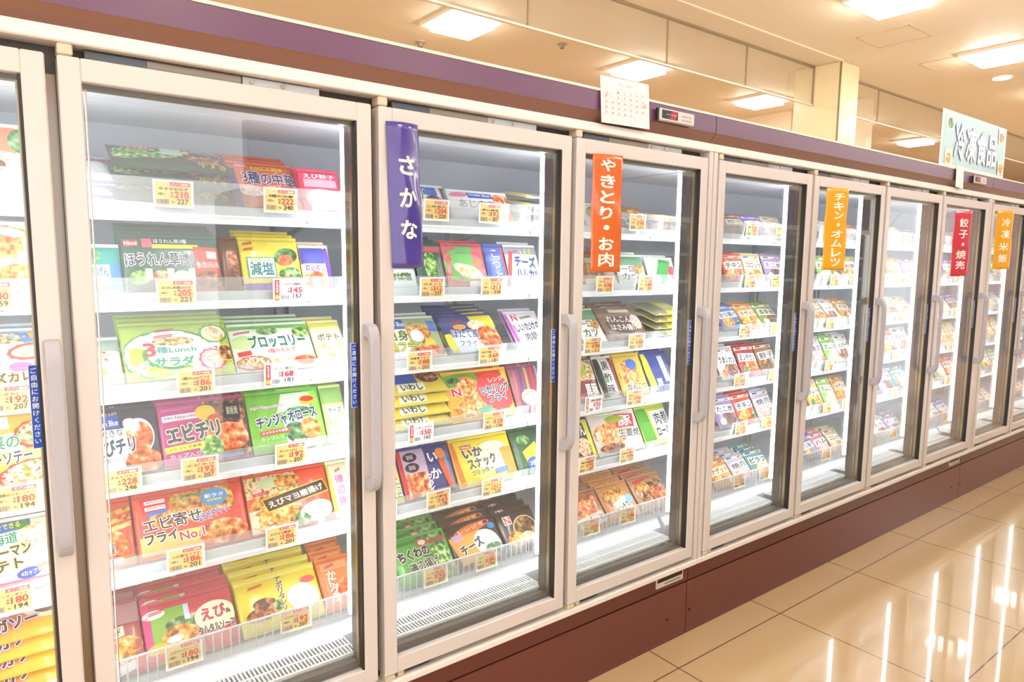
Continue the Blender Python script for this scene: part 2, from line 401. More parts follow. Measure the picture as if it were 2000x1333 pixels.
def make_door(parent, k, x0):
    """door > glass, gasket, handle, sticker"""
    x1 = x0 + P - GAP; st, tr = .040, .046
    m = MB(); y0, y1 = 0, .045
    m.box(x0, x0 + st, y0, y1, ZB, ZT, FRAME, .003, 1); m.box(x1 - st, x1, y0, y1, ZB, ZT, FRAME, .003, 1)
    m.box(x0 + st - .0005, x1 - st + .0005, y0 + .0015, y1, ZT - tr, ZT, FRAME, .002, 1); m.box(x0 + st - .0005, x1 - st + .0005, y0 + .0015, y1, ZB, ZB + tr, FRAME, .002, 1)
    d = m.obj('door', parent)
    m = MB(); m.box(x0 + st - .004, x1 - st + .004, .016, .022, ZB + tr - .004, ZT - tr + .004, GLASS); m.obj('glass', d)
    m = MB(); g = .010; a, b_, c, e = x0 + st, x1 - st, ZB + tr, ZT - tr
    m.box(a, b_, .023, .044, e - g, e, DARK); m.box(a, b_, .023, .044, c, c + g, DARK)
    m.box(b_ - .005, b_ + .001, .004, .044, c, e, DARK); gold = pm('pane_spacer', 'b49c70', .3, metal=1)
    m.box(a + .007, a + .009, .0235, .036, c, e, gold); m.box(b_ - .0085, b_ - .0055, .0235, .036, c, e, gold)
    m.obj('gasket', d)
    # arched pull handle on the right stile
    hz0, hz1, hp = .930, 1.384, .050; xa, xb = x1 - .034, x1 - .006
    prof = [(.001, hz1)]
    outer = []
    for i in range(7):
        t = R(90 * i / 6); outer.append((-hp + .03 - .03 * math.sin(t), hz1 - .055 + .055 * math.cos(t)))
    for i in range(7):
        t = R(90 * i / 6); outer.append((-hp + .03 - .03 * math.cos(t), hz0 + .055 - .055 * math.sin(t)))
    inner = []
    w_ = .014
    for i in range(6, -1, -1):
        t = R(90 * i / 6); inner.append((-hp + w_ + .018 - .018 * math.cos(t), hz0 + .062 - .026 * math.sin(t)))
    for i in range(6, -1, -1):
        t = R(90 * i / 6); inner.append((-hp + w_ + .018 - .018 * math.sin(t), hz1 - .062 + .026 * math.cos(t)))
    path_o = [(.0005, hz1)] + outer + [(.0005, hz0)]
    path_i = [(.0005, hz0 + .036)] + inner + [(.0005, hz1 - .036)]
    m = MB(); n_ = len(path_o); vs = []
    for x in (xa, xb):
        vs += [(x, p[0], p[1]) for p in path_o] + [(x, p[0], p[1]) for p in path_i[::-1]]
    fs = []
    for i in range(n_ - 1):
        fs.append((i, i + 1, n_ + i + 1, n_ + i)); fs.append((2 * n_ + i, 3 * n_ + i, 3 * n_ + i + 1, 2 * n_ + i + 1))
        fs.append((i, 2 * n_ + i, 2 * n_ + i + 1, i + 1)); fs.append((n_ + i, n_ + i + 1, 3 * n_ + i + 1, 3 * n_ + i))
    fs.append((0, n_, 3 * n_, 2 * n_)); fs.append((n_ - 1, 3 * n_ - 1, 4 * n_ - 1, 2 * n_ - 1))
    m.add(vs, fs, HAND)
    h = m.obj('handle', d); bv = h.modifiers.new('round', 'BEVEL'); bv.width = .004; bv.segments = 2; bv.angle_limit = R(50)
    # blue sticker inside the right edge of the pane
    m = MB(); sx1 = x1 - st - .003; sx0 = sx1 - .0185; z0, z1 = 1.158, 1.332
    m.box(sx0, sx1, .0148, .016, z0, z1, pm('sticker_white', 'dfe4f2', .4))
    pr = Print(m, lambda x, z, l: (x, .0148 - .00025 * l, z))
    pr.rect(sx0 + .0012, z0 + .0012, sx1 - .0012, z1 - .0012, '2e56c0')
    pr.vtext('ご自由にお開けください', (sx0 + sx1) / 2, z0 + .008, z1 - .004, .0125, 'f4f6ff', bold=.015)
    m.obj('sticker', d)
    return d

def make_shelf(parent, k, x0, i):
    z = SHZ[i]; a, b_ = x0 + .003 - (EX / 2 if k in (4, 8) else 0), x0 + P - .003 + (EX / 2 if k in (3, 7) else 0)
    m = MB(); m.box(a, b_, SY, SY + .006, z, z + .046, WHITE, .002, 1); m.box(a, b_, SY + .006, BY - .03, z + .022, z + .034, WHITE)
    m.box(a, b_, SY + .006, SY + .02, z, z + .006, WHITE)
    for bx in (a + .01, b_ - .02): m.prism([(SY + .28, z + .022), (BY - .03, z + .022), (BY - .03, z - .02)], bx, bx + .006, WHITE)
    for sx in (a + .06, b_ - .1): m.cyl((sx, SY - .002, z + .012), (sx, SY, z + .012), .004, pm('screw', '8a8f96', .3, 1), 10)
    s_ = m.obj('shelf', parent)
    m = MB(); m.prism([(SY - .006, z + .020), (SY - .003, z + .020), (SY - .010, FTOP[i]), (SY - .013, FTOP[i])], a, b_, FENCE)
    m.obj('price_rail', s_)
    m = MB(); m.box(a, b_, SY - .010, SY - .001, z + .017, z + .022, WHITE); m.obj('rail_clip', s_)
    return s_

def make_case(k0, label, plate=False):
    xe0 = doorx(k0) - GAP / 2; xe1 = doorx(k0 + 3) + P - GAP / 2
    x0 = xe0 - EX / 2 + .0005; x1 = xe1 + EX / 2 - .0005
    e = empty('freezer_case', (0, 0, 0)); tag(e, label, 'freezer', 'reach-in freezer cases along the aisle')
    # carcass
    m = MB(); O = WHITE
    m.box(x0, x1, BY, .82, .25, 2.0, LINER); m.box(x0, x1, .06, .82, 1.985, 2.08, O)
    m.box(x0, x1, .086, BY, .25, .31, pm('duct_shade', '1c1a19', .6)); m.box(x0, x1, .05, .086, .25, .405, DGREY)  # duct floor painted near-black as the shade under the grille slots
    if k0 == 0: m.box(x0, x0 + .012, .05, BY, .38, 1.985, LINER)
    if k0 == 8: m.box(x1 - .012, x1, .05, BY, .38, 1.985, LINER)
    m.box(x0 + .012, x1 - .012, .10, BY, 1.915, 1.985, LINER)
    m.prism([(BY, 1.915), (BY - .20, 1.915), (BY - .08, 1.76), (BY, 1.76)], x0 + .012, x1 - .012, LINER)
    m.box(x0 + .012, x1 - .012, .21, BY, .311, .458, WHITE)
    m.prism([(.205, .452), (.185, .424), (.185, .311), (.21, .311), (.21, .452)], x0 + .012, x1 - .012, WHITE)
    m.box(x0 + .004, x1 - .004, .05, .06, .345, ZB + .03, DGREY); m.box(x0 + .004, x1 - .004, .05, .06, ZT - .03, 1.985, pm('slot_back', '4c4640', .4))
    m.obj('body', e)
    # frame rails above and under the doors
    m = MB(); m.box(x0 + .001, x1 - .001, .0, .06, 1.975, 2.0055, RAIL, .003, 1); m.obj('top_rail', e)
    m = MB(); m.box(x0 + .001, x1 - .001, .0, .06, .322, .344, RAIL, .003, 1); m.obj('bottom_rail', e)
    # plum fascia, lower lip raked back, its brown standing for the mirrored floor
    m = MB(); m.prism([(.0, 2.045), (.0, 2.108), (.045, 2.108), (.045, 2.045)], x0 + .0015, x1 - .0015, PURPLE); f = m.obj('fascia', e)
    m = MB(); m.prism([(.0005, 2.045), (.045, 2.045), (.045, 2.0055), (.034, 2.0055)], x0 + .0015, x1 - .0015, pm('lip_reflection_brown', '8f6656', .3)); m.obj('fascia_lip', e)
    m = MB(); m.box(x0 + .001, x1 - .001, -.002, .06, 2.108, 2.116, pm('fascia_cap', 'efe0cc', .3)); m.obj('fascia_cap', e)
    # kick panels
    m = MB(); m.box(x0 + .002, x1 - .002, .046, .10, .2375, .322, MAROON); m.obj('kick_panel', e)
    m = MB(); m.box(x0 + .002, x1 - .002, .048, .11, 0, .2295, MAROON)
    for sx in (x0 + .02, x1 - .12): m.cyl((sx, .045, .10), (sx, .048, .10), .006, BLACK, 10)
    m.obj('kick_panel', e)
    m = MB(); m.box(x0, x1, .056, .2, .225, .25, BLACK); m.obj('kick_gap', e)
    # posts between the doors with their LED tubes
    posts = [xe0] + [doorx(k0 + i) - GAP / 2 for i in (1, 2, 3)] + [xe1]
    for i, px in enumerate(posts):
        a, b_ = px - .046, px + .046
        if i == 0: a = x0
        if i == 4: b_ = x1
        m = MB(); m.box(a, b_, .0505, .058, ZB, 1.975, SLOT)
        m.box(a, b_, .058, LEDY, .39, 1.915, POSTM, .003, 1)
        if i in (0, 4): m.box(xe1 if i else x0 + .002, x1 - .002 if i else xe0, .004, .0505, .344, 1.975, FRAME)
        po = m.obj('post', e)
        tx = [px - .040, px + .040] if 0 < i < 4 else ([px + .040] if i == 0 else [px - .040])
        t = MB()
        for q in tx: t.cyl((q, LEDY + .011, .53), (q, LEDY + .011, 1.90), .0095, LEDM, 10, False)
        t.obj('led_tube', po)
    for i in range(4):
        k = k0 + i; bx = doorx(k) - GAP / 2
        make_door(e, k, doorx(k))
        for s_ in range(5): make_shelf(e, k, bx, s_)
        # door closer in the slot above
        dx = doorx(k)
        m = MB(); m.cyl((dx + .165, .030, 1.9625), (dx + .36, .030, 1.9625), .0105, CLOSER, 12); m.box(dx + .05, dx + .165, .024, .04, 1.954, 1.971, pm('closer_arm', '5d6470', .35)); c = m.obj('door_closer', e)
        m = MB(); m.box(dx + .365, dx + .55, .026, .045, 1.953, 1.972, BRACK); m.cyl((dx + .385, .022, 1.962), (dx + .385, .026, 1.962), .005, STEEL, 10); m.cyl((dx + .46, .022, 1.964), (dx + .46, .026, 1.964), .006, STEEL, 10); m.obj('bracket', c)
        m = MB(); m.box(dx + .001, dx + .028, .004, .045, 1.952, 1.976, HINGE, .003, 1); m.obj('hinge', e)
        m = MB(); m.box(dx + .003, dx + .034, .002, .045, .344, .362, HINGE, .003, 1); m.box(dx + .045, dx + .065, .008, .045, .346, .361, HINGE, .002, 1)
        m.tube([(dx + .07, .02, .350), (dx + .14, .01, .356), (dx + .20, .02, .361)], .0022, BLACK); m.obj('hinge', e)
        # rear uprights
        m = MB(); m.box(bx + .012, bx + .03, BY - .03, BY, .46, 1.90, BRACK); m.box(bx + P - .03, bx + P - .012, BY - .03, BY, .46, 1.90, BRACK); m.obj('shelf_upright', e)
        # air grille with real slots
        m = MB(); a, b_ = bx + .035, bx + P - .035; y0, y1 = .088, .186; z = .412
        m.box(a, b_, y0, y0 + .008, z, z + .008, WHITE); m.box(a, b_, y1 - .006, y1, z, z + .008, WHITE); m.box(a, b_, (y0 + y1) / 2 - .003, (y0 + y1) / 2 + .003, z, z + .008, WHITE)
        ns = 58
        for j in range(ns + 1):
            xx = a + (b_ - a) * j / ns; m.box(xx - .0023, xx + .0023, y0 + .006, y1 - .004, z + .0045, z + .0075, WHITE)
        m.obj('air_grille', e)
        # wire front of the bottom basket with a clear sheet behind
        m = MB(); a, b_ = bx + .006 - (EX / 2 if k in (4, 8) else 0), bx + P - .006 + (EX / 2 if k in (3, 7) else 0); z0, z1 = .458, .540
        for zz in (z0, z1): m.cyl((a, .213, zz), (b_, .213, zz), .0028, WHITE, 8)
        nb = 30
        for j in range(nb + 1):
            xx = a + (b_ - a) * j / nb; m.cyl((xx, .214, z0), (xx, .214, z1), .0022, WHITE, 6)
        wf = m.obj('wire_front', e)
        m = MB(); m.box(a, b_, .205, .2075, z0 + .004, z1 + .004, FENCE); m.obj('price_rail', wf)
    if plate:
        m = MB(); a = x1 - .20; m.box(a, a + .165, .043, .046, .254, .300, pm('plate_white', 'e8e0d6', .3))
        pr = Print(m, lambda x, z, l: (x, .043 - .0003 * l, z)); pr.rect(a + .006, .276, a + .16, .295, '2c2422'); pr.rect(a + .05, .262, a + .15, .268, '9a9088')
        m.obj('rating_plate', e)
    return e
make_case(0, 'nearest four-door freezer case, ending right of the orange-banner door', True)
make_case(4, 'middle four-door freezer case, from the nearer yellow banner to the red banner', True)
make_case(8, 'farthest freezer case at the right edge, holding the farther yellow-banner door')

# ------------------------------------------------------------------ frozen food packs
# a design: film colour, prints in 0..1 across the face, what it is
BR = ('t', 'マルニチ', .04, .86, .20, .93, 'd02848')
D = {}
def des(key, desc, base, *pr, t=.018, side=None): D[key] = dict(desc=desc, base=base, pr=pr, t=t, side=side or base)
Rr = lambda x0, z0, x1, z1, m, rot=0, skew=0: ('r', x0, z0, x1, z1, m, rot, skew)
Ov = lambda cx, cz, rx, rz, m, rot=0, scal=0: ('o', cx, cz, rx, rz, m, rot, scal)
Tx = lambda s, x0, z0, x1, z1, m, out=None, rot=0, bold=.03, out2=None, skew=0: ('t', s, x0, z0, x1, z1, m, out, rot, bold, out2, skew)
Vt = lambda s, cx, z0, z1, size, m, out=None: ('v', s, cx, z0, z1, size, m, out)
def wave(x, z, sx=.16, m='d02848'):             # red double ribbon emblem
    return [Rr(x, z, x + sx, z + .018, m, 8), Rr(x + .01, z + .03, x + sx + .01, z + .05, m, 8)]
# --- leftmost door
des('noodlebag', 'pale pink noodle bag', 'f6e8d8', Rr(0, .62, .45, 1, 'f0d060'), Rr(.45, .6, .72, 1, 'e08a5a'), Ov(.82, .8, .2, .2, 'leafy'), Ov(.5, .33, .5, .3, 'pale'), Ov(.42, .42, .16, .1, 'grilled'), Ov(.86, .18, .14, .1, 'ffffff'))
des('spaghetti', 'orange spaghetti bag', 'f6efe6', Ov(.45, .66, .62, .34, 'noodle'), Ov(.7, .27, .42, .24, 'ffffff'), Ov(.7, .3, .3, .14, 'noodle'), Rr(0, 0, 1, .08, 'e0506a'), Tx('ナポリタン', .05, .1, .4, .2, 'c03020', 'ffffff'))
des('cheesecurry', 'white cheese curry cup bag', 'f4f0ee', Rr(0, .78, 1, 1, '7ab4e0'), Ov(.5, .86, .34, .1, 'salad'), Rr(.68, .8, .94, .97, '5a90d8', 20), Rr(.78, .84, .86, .98, 'f0c030', 20), Ov(.16, .5, .24, .15, 'e24a3a'), Ov(.8, .62, .3, .15, 'd8583a', 8, -.06), Ov(.8, .62, .24, .1, 'cream', 8), Ov(.66, .36, .14, .08, 'f078a8'), Tx('チーズカレー', .06, .12, .92, .27, '6a3a1a', 'f6d860', 4))
des('vegsaute', 'yellow vegetable saute cup bag', 'f6c83a', Rr(0, .8, .45, .97, 'ffffff', 3), Rr(.04, .82, .3, .95, 'd83030', 3), Tx('オーマイ', .06, .84, .28, .93, 'ffffff'), Rr(.0, .5, .62, .74, 'ffffff', 2), Ov(.78, .72, .3, .2, 'd8402a', 6, -.08), Ov(.78, .73, .25, .16, 'salad', 6), Rr(.3, .36, 1, .5, 'b8e07a', 4), Tx('野菜の', .03, .54, .56, .72, '1f9a5a', 'ffffff', 3), Tx('バターソテー', .0, .34, .7, .5, '2a2a5a', 'ffffff', 5), Ov(.66, .2, .4, .19, 'd8402a', 8, -.08), Ov(.66, .21, .34, .15, 'salad', 8))
des('potato', 'white and yellow german potato bag', 'f2ead8', Rr(0, .84, .62, 1, '2a6ac0', 4), Ov(.5, .92, .12, .07, '3f8a2a'), Tx('3分間でできる', .04, .88, .5, .97, 'f6f060', None, 4), Ov(.74, .68, .34, .24, 'cream'), Ov(.72, .62, .2, .12, 'pale'), Tx('北海道', .02, .66, .46, .82, '1f9a6a', 'ffffff', 4), Tx('ジャーマン', .0, .46, .6, .63, '2a2a4a', 'f6e060', 5), Tx('ポテト', .02, .28, .5, .44, '2a2a4a', 'f6e060', 5), Ov(.56, .2, .14, .075, '3a5ac0', 6), Tx('4カップ', .47, .165, .65, .23, 'ffffff', None, 6), Tx('自然解凍OK', .66, .22, .98, .32, 'e8782a', 'ffffff', 8), Rr(0, .05, 1, .12, 'e87898'))
des('bento', 'yellow dotted bento snack bag', 'f2b81e', *[Ov(.06 + .11 * i, .94 - .07 * j + .02 * (i % 2), .022, .022, 'f8d860') for i in range(9) for j in range(3)], Ov(.76, .5, .3, .24, 'f4e6c8'), Ov(.74, .5, .17, .15, 'choco', 20), Ov(.45, .62, .1, .07, 'd84a3a'), Tx('おべんとう', .02, .42, .5, .6, '3a9ad8', 'ffffff', 14, .05, 'e0509a'), Tx('メガソー', .0, .16, .62, .38, '5a3022', 'ffffff', 8, .05, 'e0609a'), Ov(.92, .3, .12, .12, 'leafy'))
# --- widest door
des('purplebox', 'flat white purple-edged pack', 'f4f2f6', Rr(0, .88, 1, 1, '7a3ab0'), Rr(0, .76, .5, .88, 'f0c840'), Rr(.5, .76, 1, .88, 'c0407a'), Rr(0, 0, 1, .08, '6a3ac0'), side='f4f0f8')
des('nissui', 'dark green four-side-dish bag', '3a2c2a', Rr(0, .9, .14, 1, '4a3a86'), Ov(.3, .62, .3, .34, 'green'), Ov(.15, .5, .14, .3, 'green'), Rr(.12, .68, .34, .86, 'd03a44', -3), Tx('ニッスイ', .15, .71, .32, .83, 'ffffff', None, -3), Rr(.42, .5, .6, .86, 'd8ece0'), Rr(.58, .6, .66, .74, 'e8d020'), Tx('4種の和のおかず', .62, .7, .98, .9, '3a5aa8', 'ffffff'), Ov(.8, .4, .2, .24, 'meat'), Rr(0, .0, 1, .16, '2e4a2c'), Tx('牛すき', .7, .06, .95, .24, 'e0c030', '3a2a1a'), t=.03, side='3a2c2a')
des('chuka', 'orange three chinese dishes bag', 'ee6a3c', Rr(0, 0, .09, .86, '4a3a8c', 0), Rr(.1, .88, .3, .98, 'e84a48'), Tx('Nissui', .12, .9, .28, .965, 'ffffff'), Rr(.34, .84, .82, .92, 'f4e83a'), Tx('自然解凍OK', .37, .855, .79, .91, 'c03a20'), Tx('3種の中華', .18, .5, .96, .78, '3a3a70', 'ffffff', -2, .03), Ov(.26, .34, .18, .14, 'pale'), Ov(.6, .34, .18, .14, 'salad'), Ov(.86, .38, .14, .14, 'shrimp'), t=.019)
des('pinkbag', 'pink upright bag', 'e83a5e', Rr(.1, .6, .9, .8, 'f8a8b8'), Ov(.5, .3, .4, .26, 'pale'), Tx('えび餃子', .12, .82, .88, .95, 'ffffff'))
des('tealbag', 'teal and white vegetable bag', 'eaf6f6', Rr(0, .6, 1, 1, '2a9a90'), Ov(.3, .8, .2, .12, 'leafy'), Rr(0, .3, .7, .58, 'ffffff'), Tx('いんげん', .04, .34, .66, .54, '1a7a8a'), Rr(.7, .2, 1, .62, '3a8ae0'), Rr(0, .06, 1, .18, '5ac0b0'))
des('spinach', 'dark green spinach side dish bag', '1e5a44', Rr(.02, .82, .16, .95, 'd83a48'), Tx('Nissui', .03, .85, .15, .92, 'ffffff'), Rr(.2, .8, .3, .98, 'e86a78'), Rr(.3, .78, .78, .86, 'e8e040'), Tx('ほうれん草3種', .32, .88, .66, .97, 'f0f0f0', '2a2a5a'), Rr(.72, 0, 1, .82, 'c8503a', 0), Tx('使い方いろいろ', .74, .42, .98, .54, 'ffffff', None, 4), Rr(.86, .6, .97, .74, 'f4e8e0'), Tx('ほうれん草', .02, .46, .56, .7, '2f2c50', 'ffffff', 1, .05), Tx('3種の', .57, .58, .72, .68, '2f2c50', 'ffffff'), Tx('おかず', .57, .46, .74, .56, '2f2c50', 'ffffff'), *[Ov(.14 + .22 * i, .24, .1, .13, c) for i, c in enumerate(('green', 'shrimp', 'cream'))], *[Rr(.2 + .22 * i, .2, .27 + .22 * i, .4, 'f2f2e8') for i in range(3)], Ov(.86, .2, .14, .16, 'meat'))
des('brownbag', 'dark brown folded bag', '7a4a34', Rr(.5, .1, .6, .9, '3a6a5a'), Ov(.6, .5, .3, .3, 'meat'))
des('genen', 'yellow reduced-salt bag', 'f2dc4a', *wave(.05, .78), *wave(.05, .9), Rr(.08, .22, .56, .64, '2a9a8a', 0), Rr(.1, .24, .54, .62, 'fbfae0', 0), Tx('減塩', .13, .28, .51, .54, '1a7f8f', None, 0, .04), Tx('1/3カット', .16, .55, .48, .61, '9ab830'), Ov(.76, .66, .22, .16, 'leafy', 20), Ov(.74, .58, .14, .11, 'shrimp', 20), Ov(.8, .3, .2, .14, 'green'), Rr(0, .0, 1, .12, '8a5ac0'), Ov(.7, .12, .26, .12, 'f07a4a'))
des('purplemeshi', 'purple and orange rice bag', 'f8e4c8', Rr(.82, 0, 1, 1, '7a4ac8', 4), Rr(0, .6, .8, 1, '5a5ac0'), Ov(.4, .22, .4, .2, 'shrimp'), Tx('炊込めし', .1, .42, .76, .58, '6a3a9a', 'ffffff'))
des('redveg', 'white bag with red salad pictures', 'f0f2ea', Rr(0, .7, 1, 1, '9ab0a0'), Ov(.18, .5, .16, .12, 'e84a3a'), Ov(.5, .55, .24, .16, 'salad'), Ov(.3, .2, .24, .12, 'a8d878'), Rr(0, .04, 1, .1, 'e8a858'))
des('lunch3', 'lime green lunch salad bag', 'b8d24a', Ov(.42, .4, .44, .46, 'ffffff'), Ov(.42, .4, .46, .48, '3aa050'), Ov(.42, .4, .42, .44, 'fdfdf6'), *wave(.3, .84, .18), *wave(.28, .72, .18), Ov(.46, .64, .2, .08, 'salad'), Tx('3', .18, .38, .28, .62, 'd83a4a'), Tx('種Lunch', .29, .42, .66, .54, '2a9a8a', 'ffffff'), Tx('サラダ', .26, .18, .62, .34, '2a9a6a', 'ffffff', 0, .04), Ov(.86, .76, .15, .2, '4aa83a', 0, -.1), Ov(.86, .76, .12, .16, 'cream'), Ov(.8, .26, .14, .22, 'e04a7a', 0, -.1), Ov(.8, .26, .11, .17, 'pale'), Ov(.95, .38, .1, .18, 'f0c030', 0, -.1), Ov(.95, .38, .08, .14, 'meat'), Rr(.72, .5, .9, .57, 'd8f0f8'))
des('broccoli', 'white broccoli side dish bag', 'f2f6ee', *wave(.04, .8, .2), Rr(0, .9, 1, 1, '7ac05a'), Ov(.46, .84, .14, .09, 'leafy'), Ov(.14, .6, .16, .16, 'c8e0a0'), Tx('ブロッコリー', .2, .46, .92, .74, '2a7a68', 'ffffff', 2, .04), Tx('3種のおかず', .4, .33, .76, .43, 'e88a9a', None, 2), Ov(.9, .8, .12, .14, 'green'), Ov(.2, .14, .22, .15, 'c84a5a', 0, -.08), Ov(.2, .14, .19, .12, 'salad'), Ov(.58, .12, .16, .1, 'cream'), Ov(.86, .14, .16, .1, 'shrimp'), Rr(.04, .3, .2, .4, 'c83a3a', 6))
des('paleyellow', 'pale yellow bag', 'f2ecb8', Rr(0, .5, 1, .72, 'f6f2dc'), Ov(.5, .3, .4, .2, 'cream'), Rr(0, .88, 1, 1, 'e8dc58'), Tx('ポテト', .15, .54, .85, .7, '8a7a30'))
des('oceanchili', 'navy large shrimp chili bag', '1c2340', Rr(0, .72, .42, .92, '2050b0'), Tx('Ocean Blue', .03, .75, .4, .84, 'ffffff', None, 4, .01), Tx('うま味たっぷり', .06, .92, .4, .98, 'e8e8f0'), Ov(.68, .54, .26, .3, 'ffffff', -12), Ov(.7, .53, .22, .25, 'shrimp', -12), Ov(.6, .74, .14, .1, 'e8ecf4', -30), Rr(0, .0, .5, .7, 'f6f6f8', 0, 0), Tx('大きな', .12, .58, .46, .7, '2a2a34', None, 4, .01), Tx('えびチリ', .0, .3, .62, .54, '24315c', 'ffffff', 5, .04), Ov(.74, .16, .3, .18, 'shrimp'), Tx('特製ソース', .1, .2, .44, .26, '8a8a9a'), Rr(.1, .06, .4, .075, '6a9ad8', 8))
des('ebichili', 'pink shrimp chili bag', 'c02a86', Rr(.5, 0, 1, 1, 'meat'), Ov(.72, .8, .3, .26, 'grilled'), Rr(.03, .72, .48, .82, 'f4eaf4', 2), Tx('NH Nipponham', .06, .74, .46, .8, '8a2a7a', None, 2, .01), Rr(.03, .88, .4, .94, 'd85aa0', 2), Ov(.76, .36, .24, .24, 'shrimp'), Ov(.54, .22, .14, .2, 'green'), Rr(.74, .66, .94, .92, '26284a', -3), Tx('鉄板焼', .77, .72, .91, .86, 'd0c8a0'), Ov(.52, .8, .12, .13, 'f4c83a', 0), Ov(.62, .68, .09, .08, 'c84a22'), Tx('エビチリ', .06, .38, .66, .64, '2a3a4c', 'f4ecc8', 5, .055), Rr(.02, .22, .46, .32, 'f0e048', 4), Tx('ぷりぷりの食感', .05, .25, .42, .29, '7a5a20', None, 4), Tx('カップ入り', .06, .12, .4, .18, 'f8e0f0'), Rr(.4, .02, .9, .07, '6a9ae0'))
des('chinjao', 'light green pepper beef bag', '7cc83e', Rr(.42, .64, .86, .98, 'f0f4e0', 0, .1), Ov(.66, .62, .2, .1, 'leafy'), Rr(.9, 0, 1, 1, '9ade5a', 4), Ov(.82, .82, .12, .09, 'f0c030', 0), Ov(.82, .84, .1, .05, 'd83a2a'), Tx('NH Nipponham', .04, .72, .46, .8, 'ffffff', 'd870b0', 2, .01), Rr(.44, 0, .9, .5, 'f6ecda', 3), Ov(.6, .26, .16, .2, 'leafy', 20), Ov(.8, .3, .14, .2, 'fry', 10), Tx('チンジャオロース', .08, .44, .92, .64, '2a3a6a', 'ffffff', 8, .045), Rr(.1, .28, .5, .36, 'd84a4a', 4), Tx('シャキシャキ食感', .13, .3, .47, .345, 'ffffff', None, 4), Tx('カップ入り', .1, .18, .4, .24, 'f0f8e0'))
des('lemonbag', 'pale lemon green bag', 'e0e6a0', Rr(0, .7, 1, 1, '9ac070'), Ov(.5, .3, .4, .22, 'cream'), Rr(.1, .5, .9, .64, 'f8f6dc'), Tx('チーズ', .2, .52, .8, .62, '5a7a30'))
des('sausage', 'red sausage bag', 'd8442a', *[Rr(-.0, .55 + .12 * i, 1, .63 + .12 * i, 'fry', 5) for i in range(3)], Ov(.4, .34, .4, .2, 'shrimp'), Tx('金星', .08, .2, .4, .36, '3a2a2a', 'ffffff'), Rr(0, .0, 1, .14, 'e87a3a'), Rr(.1, .05, .6, .12, 'f6efe0'))
des('ebiyose', 'red fried shrimp bag', 'e0452e', Rr(.28, .56, .9, .98, 'fry', 4), Ov(.5, .78, .2, .14, 'leafy'), Ov(.4, .66, .3, .2, 'fry', 24), Rr(.06, .72, .3, .96, 'e8202e', 2), Rr(.09, .76, .27, .82, 'ffffff', 2), Tx('AJINOMOTO', .1, .775, .26, .805, 'c0202e', None, 2), Rr(.09, .86, .27, .92, 'ffffff', 2), Tx('AJINOMOTO', .1, .875, .26, .905, 'c0202e', None, 2), Rr(.1, .68, .28, .735, '3a7ae0', 10), Ov(.72, .8, .13, .16, '3a98d8', 0, -.06), Tx('新ラク', .63, .79, .81, .86, 'ffffff'), Tx('自然解凍', .65, .73, .79, .77, 'f0e850'), Rr(.02, .04, .56, .34, 'f0c070'), Tx('エビ寄せ', .06, .42, .58, .64, '3a2420', 'ffffff', 4, .055), Tx('フライ', .06, .22, .34, .38, '3a2420', 'ffffff', 4, .045), Ov(.46, .24, .12, .1, 'f0d850'), Ov(.76, .2, .24, .2, 'shrimp'), Ov(.7, .22, .1, .12, 'fry'), Tx('No.1', .36, .18, .58, .32, 'c8242e', 'ffffff', 3), Tx('エビがプリッ!', .52, .46, .84, .58, '5a3aa0', 'ffffff', 22, .04))
des('ebimayo', 'orange and brown shrimp mayo bag', 'e8502a', Rr(0, .62, .62, 1, 'salad', 0), Ov(.3, .86, .16, .1, 'c8d8a0'), Ov(.5, .84, .16, .12, 'fry'), *wave(.06, .66, .2), Ov(.2, .42, .18, .22, 'fry'), Rr(.0, .0, .62, .4, 'e8dcc0'), Ov(.2, .2, .19, .2, 'fry', 30), Ov(.48, .18, .2, .2, 'fry', -10), Ov(.62, .12, .1, .14, 'leafy'), Ov(.8, .2, .22, .18, 'fff4e0', 20), Rr(.17, .42, .99, .67, 'f0d83a', 14), Rr(.18, .435, .98, .655, '4a2c22', 14), Tx('えびマヨ唐揚げ', .22, .48, .94, .6, 'fbf6d8', None, 14, .03))
des('isobe', 'pale isobe fry bag with pink letters', 'f4f0c0', Rr(0, 0, .12, 1, 'e8d85a', 4), *wave(.3, .84, .3), Vt('磯辺揚', .45, .16, .8, .17, 'e86a9a', 'ffffff'), Ov(.8, .3, .2, .26, 'leafy'))
des('sandwich', 'maroon bag with bread picture', 'a84a54', Rr(0, .7, 1, 1, 'b88890'), Ov(.5, .38, .5, .14, 'fry'), Ov(.4, .2, .44, .1, 'fry'), Rr(0, .52, .5, .66, 'e8dcc0', 4), Tx('サンド', .05, .54, .4, .64, '6a3a3a', None, 4), Rr(0, .02, .8, .14, 'f0ece8', 6), Rr(.7, .0, 1, .2, 'd02838'))
des('ebitartar', 'red and green shrimp tartar bag', 'd03450', Rr(.04, .0, .5, .9, '8ac050', 0), Rr(0, 0, .08, 1, 'e0408a'), Ov(.12, .84, .12, .08, 'fbf6f0'), *wave(.06, .84, .16), Ov(.4, .58, .18, .12, 'leafy'), Rr(.44, .62, .5, .9, 'd8e0f4'), Ov(.36, .38, .2, .18, 'fry', 10), Ov(.3, .34, .09, .06, 'fff4ec', 10), Ov(.12, .24, .12, .1, 'f0c83a'), Ov(.1, .1, .08, .07, 'e04a3a'), Rr(.2, .0, .6, .2, 'fry'), Ov(.78, .56, .24, .26, 'f6ecc8'), Tx('えび', .62, .5, .9, .72, 'c82430', 'ffffff', 4, .05), Tx('&', .9, .54, .96, .62, '4a2a22'), Tx('タルタルソース', .56, .28, .98, .42, '3a2420', 'ffffff', 4, .05))
